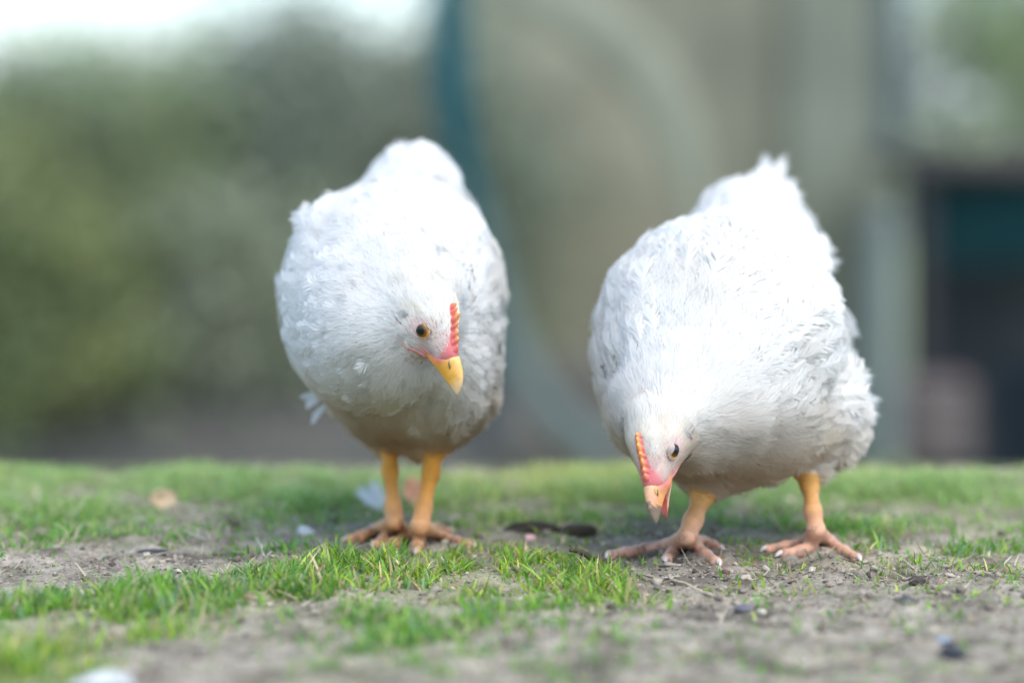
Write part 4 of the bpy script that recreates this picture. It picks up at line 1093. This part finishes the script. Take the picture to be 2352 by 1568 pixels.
def zs(Y): return .272 - .1194 * Y - .02
def shrub(name, px, Y, h_, rx, cols, label, cat, seed, n=13000, group=None, ry=.5, z0=.1, lf=.034):
    r = np.random.default_rng(seed); cx = (px - CX) * Y / FP
    root = empty(name, (cx, Y, 0), label, cat, group)
    st = MB()
    for k in range(7):
        a = r.uniform(0, 6.28); rr = r.uniform(.25, .8)
        e = np.array([cx + rx * rr * math.cos(a), Y + ry * rr * math.sin(a), h_ * r.uniform(.55, .9)])
        s_ = np.array([cx + .06 * math.cos(a), Y + .06 * math.sin(a), -.2]); mid = (s_ + e) / 2 + np.array([0, 0, .08])
        st.tube([s_, mid, e], [.022, .014, .004], 7, (.12, .09, .065))
    st.build('stem', M_BARK, root)
    # leaves in clumps: uneven outline, gaps
    nc = 46
    ph = r.uniform(0, 6.28, nc); u = r.uniform(-1, 1, nc); q = r.uniform(.35, 1, nc) ** .5
    cc = np.stack([cx + rx * q * np.cos(ph) * np.sqrt(1 - u * u * .7), Y + ry * q * np.sin(ph) * np.sqrt(1 - u * u * .7), z0 + (h_ - z0) * (.5 + .46 * np.sign(u) * np.abs(u) ** .8 * q)], 1)
    w_ = r.integers(0, nc, n); sg = r.uniform(.10, .2, nc)[w_] * rx / .5
    P = cc[w_] + r.normal(0, 1, (n, 3)) * (sg * np.array([[.8], [.8], [.7]]).T[0, 0])[:, None]
    P[:, 2] = np.clip(P[:, 2], .02, h_ * 1.12)
    Nn = unit(r.normal(0, 1, (n, 3)) + np.array([0, -.3, .8])); T_ = unit(np.cross(Nn, r.normal(0, 1, (n, 3)))); B_ = np.cross(Nn, T_)
    L_ = lf * r.uniform(.6, 1.3, n)[:, None]
    V = np.stack([P - T_ * L_, P + B_ * L_ * .45 + Nn * L_ * .1, P + T_ * L_, P - B_ * L_ * .45 + Nn * L_ * .1], 1)
    cl = (np.array(cols) * np.array([1.34, 1.28, 1.22]) + .026)[r.integers(0, len(cols), nc)][w_] * r.uniform(.75, 1.25, n)[:, None]
    b = (np.arange(n) * 4)[:, None]
    mesh_np('foliage', V.reshape(-1, 3), b + np.array([[0, 1, 2, 3]]), None, [M_LEAF], root, {'Col': np.repeat(cl, 4, 0)}, False)
    root.location.z = zs(Y)
    return root
G_SH = 'shrubs along the far side of the yard'
shrub('shrub', -60, 10.6, 1.44, .62, [(.10, .13, .045), (.13, .16, .06), (.08, .10, .05)], 'dark olive shrub at the far left edge', 'shrub', 21, group=G_SH)
shrub('shrub', 120, 10.0, 1.12, .42, [(.14, .165, .055), (.17, .19, .065), (.11, .14, .055)], 'low yellow green shrub in front of the far left hedge', 'shrub', 22, group=G_SH, n=4200)
shrub('shrub', 330, 11.4, 1.60, .62, [(.16, .22, .09), (.12, .17, .08), (.19, .23, .12)], 'light green shrub reaching the sky left of the blue grey one', 'shrub', 23, group=G_SH)
shrub('shrub', 640, 11.8, 1.80, .60, [(.13, .17, .17), (.11, .14, .17), (.16, .19, .16)], 'blue grey shrub between the light green one and the teal post', 'shrub', 24, group=G_SH)
shrub('shrub', 880, 11.2, 1.78, .58, [(.15, .185, .12), (.14, .165, .115), (.17, .19, .14)], 'dull grey green shrub next to the teal post', 'shrub', 25, group=G_SH)
shrub('shrub', 200, 12.4, 1.66, .75, [(.13, .17, .08), (.16, .20, .11), (.12, .15, .10)], 'grey green shrub rising behind the yellow green one', 'shrub', 29, group=G_SH, n=11000)
shrub('shrub', 580, 10.4, 1.0, .50, [(.20, .22, .14), (.16, .19, .12), (.19, .20, .17)], 'low grey green shrub behind the left chicken', 'shrub', 26, group=G_SH, n=4200)

def wallbox(root, name, px0, px1, Y, z0, z1, t, col, mat, seed=0, rough=.012, nx=40, nz=24):
    """a wall face with an uneven surface and real thickness"""
    x0, x1 = (px0 - CX) * Y / FP, (px1 - CX) * Y / FP
    xs = np.linspace(x0, x1, nx); zs = np.linspace(z0, z1, nz); X, Z = np.meshgrid(xs, zs)
    p = np.stack([X.ravel(), Z.ravel()], 1)
    yf = Y + rough * fbm(p * 3, 3, seed)
    F_ = np.stack([X.ravel(), yf, Z.ravel()], 1); Bk = F_.copy(); Bk[:, 1] = Y + t
    i = np.arange(nz - 1)[:, None] * nx + np.arange(nx - 1)[None]
    Qf = np.stack([i, i + 1, i + nx + 1, i + nx], -1).reshape(-1, 4); m = nx * nz
    Q = [Qf, Qf[:, ::-1] + m]
    bot = np.arange(nx - 1); top = bot + (nz - 1) * nx
    Q.append(np.stack([bot, bot + m, bot + 1 + m, bot + 1], 1)); Q.append(np.stack([top, top + 1, top + 1 + m, top + m], 1))
    lf_ = np.arange(nz - 1) * nx; rt = lf_ + nx - 1
    Q.append(np.stack([lf_, lf_ + nx, lf_ + nx + m, lf_ + m], 1)); Q.append(np.stack([rt, rt + m, rt + nx + m, rt + nx], 1))
    V = np.concatenate([F_, Bk])
    c = np.tile(np.array(col, float), (len(V), 1)); 
    if callable(seed) is False and len(np.shape(col)) == 1:
        k = .5 + .5 * fbm(np.concatenate([p, p]) * 1.6 + 3, 3, seed + 5)
        c = c * (.82 + .36 * k[:, None])
    return mesh_np(name, V, np.concatenate(Q), None, [mat], root, {'Col': c}, False)

# dark earth bank under the shrubs
r_ = np.random.default_rng(31)
bk = MB(); xs = np.linspace(-3.6, .1, 90); th = np.linspace(0, math.pi, 14)
X, TH = np.meshgrid(xs, th); p = np.stack([X.ravel(), TH.ravel()], 1)
hh = .30 + .07 * fbm(p * 1.5, 3, 51); Vb = np.stack([p[:, 0], 10.35 - .55 * np.cos(p[:, 1]) + .04 * fbm(p * 5, 3, 52), hh * np.sin(p[:, 1]) * (1 + .1 * fbm(p * 6, 2, 53)) - .02], 1)
i = np.arange(13)[:, None] * 90 + np.arange(89)[None]
bk.add(Vb, np.stack([i, i + 1, i + 91, i + 90], -1).reshape(-1, 4), None, (.085, .078, .066)); o = bk.build('earth_bank', M_STONE)
tag(o, kind='structure'); o.location.z = zs(10.35)

# building behind the right half
wroot = empty('rendered_building', ((1500 - CX) * 12 / FP, 12.0, 0), 'olive brown rendered building wall behind the space between both chickens', 'building')
wallbox(wroot, 'wall', 1045, 2010, 12.0, -.25, 2.6, .3, (.225, .207, .145), M_WALL, 3, .02)
wallbox(wroot, 'plinth', 1045, 2012, 11.95, -.25, .42, .05, (.17, .155, .14), M_WALL, 9, .01, 40, 8)
wallbox(wroot, 'corner_boards', 1810, 2035, 11.9, -.2, 2.6, .06, (.215, .218, .16), M_PAINT, 13, .006)
wroot.location.z = zs(12)
# teal post that sweeps out to the right at its foot, and the pale hoop
def sweep(name, pts, wpx, Y, col, label, cat, depth=.05, seg=14, parent=None, mat=None):
    t = np.linspace(0, len(pts) - 1, 70); q = np.array(pts, float)
    def cr(k):
        n = len(q); i = np.clip(t.astype(int), 0, n - 2); f = t - i
        g = lambda j: q[np.clip(j, 0, n - 1), k]
        p0, p1, p2, p3 = g(i - 1), g(i), g(i + 1), g(i + 2)
        return .5 * (2 * p1 + (p2 - p0) * f + (2 * p0 - 5 * p1 + 4 * p2 - p3) * f ** 2 + (3 * p1 - p0 - 3 * p2 + p3) * f ** 3)
    X_, Z_ = cr(0), cr(1); W_ = np.interp(t, range(len(wpx)), wpx)
    c = np.stack([(X_ - CX) * Y / FP, np.full(70, Y), H - (Z_ - HY) * Y / FP], 1)
    tn = unit(np.gradient(c, axis=0)); nrm = np.stack([-tn[:, 2], 0 * tn[:, 0], tn[:, 0]], 1)
    a = np.arange(seg) / seg * 2 * np.pi
    V = (c[:, None] + nrm[:, None] * (np.sign(np.cos(a)) * np.abs(np.cos(a)) ** .7)[None, :, None] * (W_ * .5 * Y / FP)[:, None, None] + np.array([0, 1, 0]) * (np.sin(a) * depth)[None, :, None]).reshape(-1, 3)
    Q = [(i * seg + j, (i + 1) * seg + j, (i + 1) * seg + (j + 1) % seg, i * seg + (j + 1) % seg) for i in range(69) for j in range(seg)]
    b = MB(); V = np.concatenate([V, c[:1], c[-1:]])
    Tt = [(70 * seg, j, (j + 1) % seg) for j in range(seg)] + [(70 * seg + 1, 69 * seg + (j + 1) % seg, 69 * seg + j) for j in range(seg)]
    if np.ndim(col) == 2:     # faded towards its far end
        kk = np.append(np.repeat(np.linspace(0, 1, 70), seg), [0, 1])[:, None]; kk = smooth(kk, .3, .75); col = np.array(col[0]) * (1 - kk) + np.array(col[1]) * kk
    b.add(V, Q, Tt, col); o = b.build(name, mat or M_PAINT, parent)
    return tag(o, label, cat) if label else o
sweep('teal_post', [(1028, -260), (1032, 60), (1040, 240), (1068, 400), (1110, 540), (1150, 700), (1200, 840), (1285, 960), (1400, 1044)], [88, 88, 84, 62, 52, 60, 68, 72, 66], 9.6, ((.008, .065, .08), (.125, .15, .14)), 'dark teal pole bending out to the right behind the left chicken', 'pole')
sweep('pale_hoop', [(1120, -60), (1240, -10), (1370, 60), (1480, 160), (1545, 280), (1590, 420), (1605, 560), (1600, 700)], [90, 105, 120, 120, 110, 70, 40, 20], 10.6, (.235, .23, .17), 'pale grey green arched hoop in front of the brown wall', 'hoop', .03)
sweep('dark_post', [(1135, 700), (1125, 860), (1118, 1046)], [40, 46, 52], 9.9, (.045, .07, .085), 'short dark post behind the right side of the left chicken', 'post')
# far right: grey blue drum, dark lean-to with teal sheet, pinkish crate, pale shrub above
def drum():
    Y = 9.7; cx = (2025 - CX) * Y / FP
    b = MB(); t = np.linspace(0, 1, 40); rr = .055 * (1 + .03 * (np.cos(t * 2 * np.pi * 6) > .8)); b.tube(np.stack([np.full(40, cx), np.full(40, Y), -.01 + t * .86], 1), rr, 30, (.16, .178, .165))
    return tag(b.build('water_pipe', M_PAINT), 'upright grey blue downpipe behind the right chicken', 'pipe')
drum().location.z = zs(9.7)
sroot = empty('lean_to_shed', ((2250 - CX) * 10.6 / FP, 10.6, 0), 'dark open lean-to shed with teal sheet at the far right edge', 'shed')
wallbox(sroot, 'back_wall', 2080, 2700, 11.6, -.3, 1.12, .08, (.040, .042, .044), M_WALL, 21, .02)
wallbox(sroot, 'teal_sheet', 2105, 2700, 10.35, .72, 1.02, .03, (.006, .027, .030), M_PAINT, 22, .015)
wallbox(sroot, 'side_post', 2098, 2140, 10.3, -.2, 1.08, .08, (.05, .045, .045), M_PAINT, 23, .003, 6, 12)
wallbox(sroot, 'lower_board', 2290, 2700, 10.28, -.2, .38, .04, (.012, .018, .024), M_PAINT, 24, .006)
rb = MB(); rb.box(((2085 - CX) * 10.5 / FP, 10.25, 1.06), ((2700 - CX) * 10.5 / FP, 11.75, 1.12), (.07, .06, .055)); rb.build('roof', M_PAINT, sroot, False); sroot.location.z = zs(10.6)
cb = MB()
for k in range(5):
    z0 = .0 + k * .055; x0, x1 = (2050 - CX) * 10.0 / FP, (2215 - CX) * 10.0 / FP
    cb.box((x0, 9.85, z0 + .006), (x1, 9.865, z0 + .05), (.15, .122, .115)); cb.box((x0, 10.13, z0 + .006), (x1, 10.145, z0 + .05), (.15, .122, .115))
    cb.box((x0 - .012, 9.868, z0 + .006), (x0 + .001, 10.127, z0 + .05), (.15, .122, .115)); cb.box((x1 - .001, 9.868, z0 + .006), (x1 + .012, 10.127, z0 + .05), (.15, .122, .115))
for x0 in ((2050 - CX) * 10 / FP + .01, (2215 - CX) * 10 / FP - .03):
    for y0 in (9.866, 10.11): cb.box((x0, y0, -.005), (x0 + .02, y0 + .018, .28), (.25, .16, .15))
tag(cb.build('slatted_crate', M_PAINT, None, False), 'faded pinkish slatted crate in front of the dark shed', 'crate').location.z = zs(10)
sweep('dark_post', [(2040, -200), (2046, 60), (2050, 330)], [60, 62, 60], 11.5, (.075, .095, .09), 'dark grey green post at the top right beside the pale shrub', 'post', .04)
shrub('shrub', 2230, 13.0, 2.3, .75, [(.30, .32, .30), (.24, .27, .23), (.34, .36, .35)], 'pale silvery shrub above the dark shed', 'shrub', 27, group=G_SH, z0=.9, n=6500)
shrub('shrub', 2420, 12.6, 2.4, .55, [(.16, .22, .09), (.19, .25, .11), (.13, .18, .08)], 'green shrub above the dark shed at the right edge', 'shrub', 28, group=G_SH, z0=.7, n=5200)

# the hedge goes on to both sides of the yard, beyond what the picture shows
def hedge_run():
    r = np.random.default_rng(88); n = 26000
    left = r.random(n) < .5
    x = np.where(left, r.uniform(-9, -2.6, n), r.uniform(3.2, 9.5, n)); y = 12.3 + .45 * r.normal(0, 1, n)
    top = 1.45 + .35 * vnoise(np.stack([x * 1.1, y * .3], 1), 4)
    z = top * (1 - r.random(n) ** 1.6 * .98) + zs(12.3) + .05 * r.normal(0, 1, n)
    P = np.stack([x, y, z], 1)
    Nn = unit(r.normal(0, 1, (n, 3)) + np.array([0, -.3, .8])); T_ = unit(np.cross(Nn, r.normal(0, 1, (n, 3)))); B_ = np.cross(Nn, T_)
    L_ = .045 * r.uniform(.6, 1.3, n)[:, None]
    V = np.stack([P - T_ * L_, P + B_ * L_ * .45, P + T_ * L_, P - B_ * L_ * .45], 1)
    cl = np.array([[.15, .17, .08], [.18, .20, .10], [.13, .15, .08]])[(np.floor(x * 1.3).astype(int)) % 3] * r.uniform(.75, 1.25, n)[:, None]
    o = mesh_np('hedge', V.reshape(-1, 3), (np.arange(n) * 4)[:, None] + np.array([[0, 1, 2, 3]]), None, [M_LEAF], None, {'Col': np.repeat(cl, 4, 0)}, False)
    tag(o, 'far-off green hedge closing the yard at both sides', 'hedge', kind='stuff')
hedge_run()
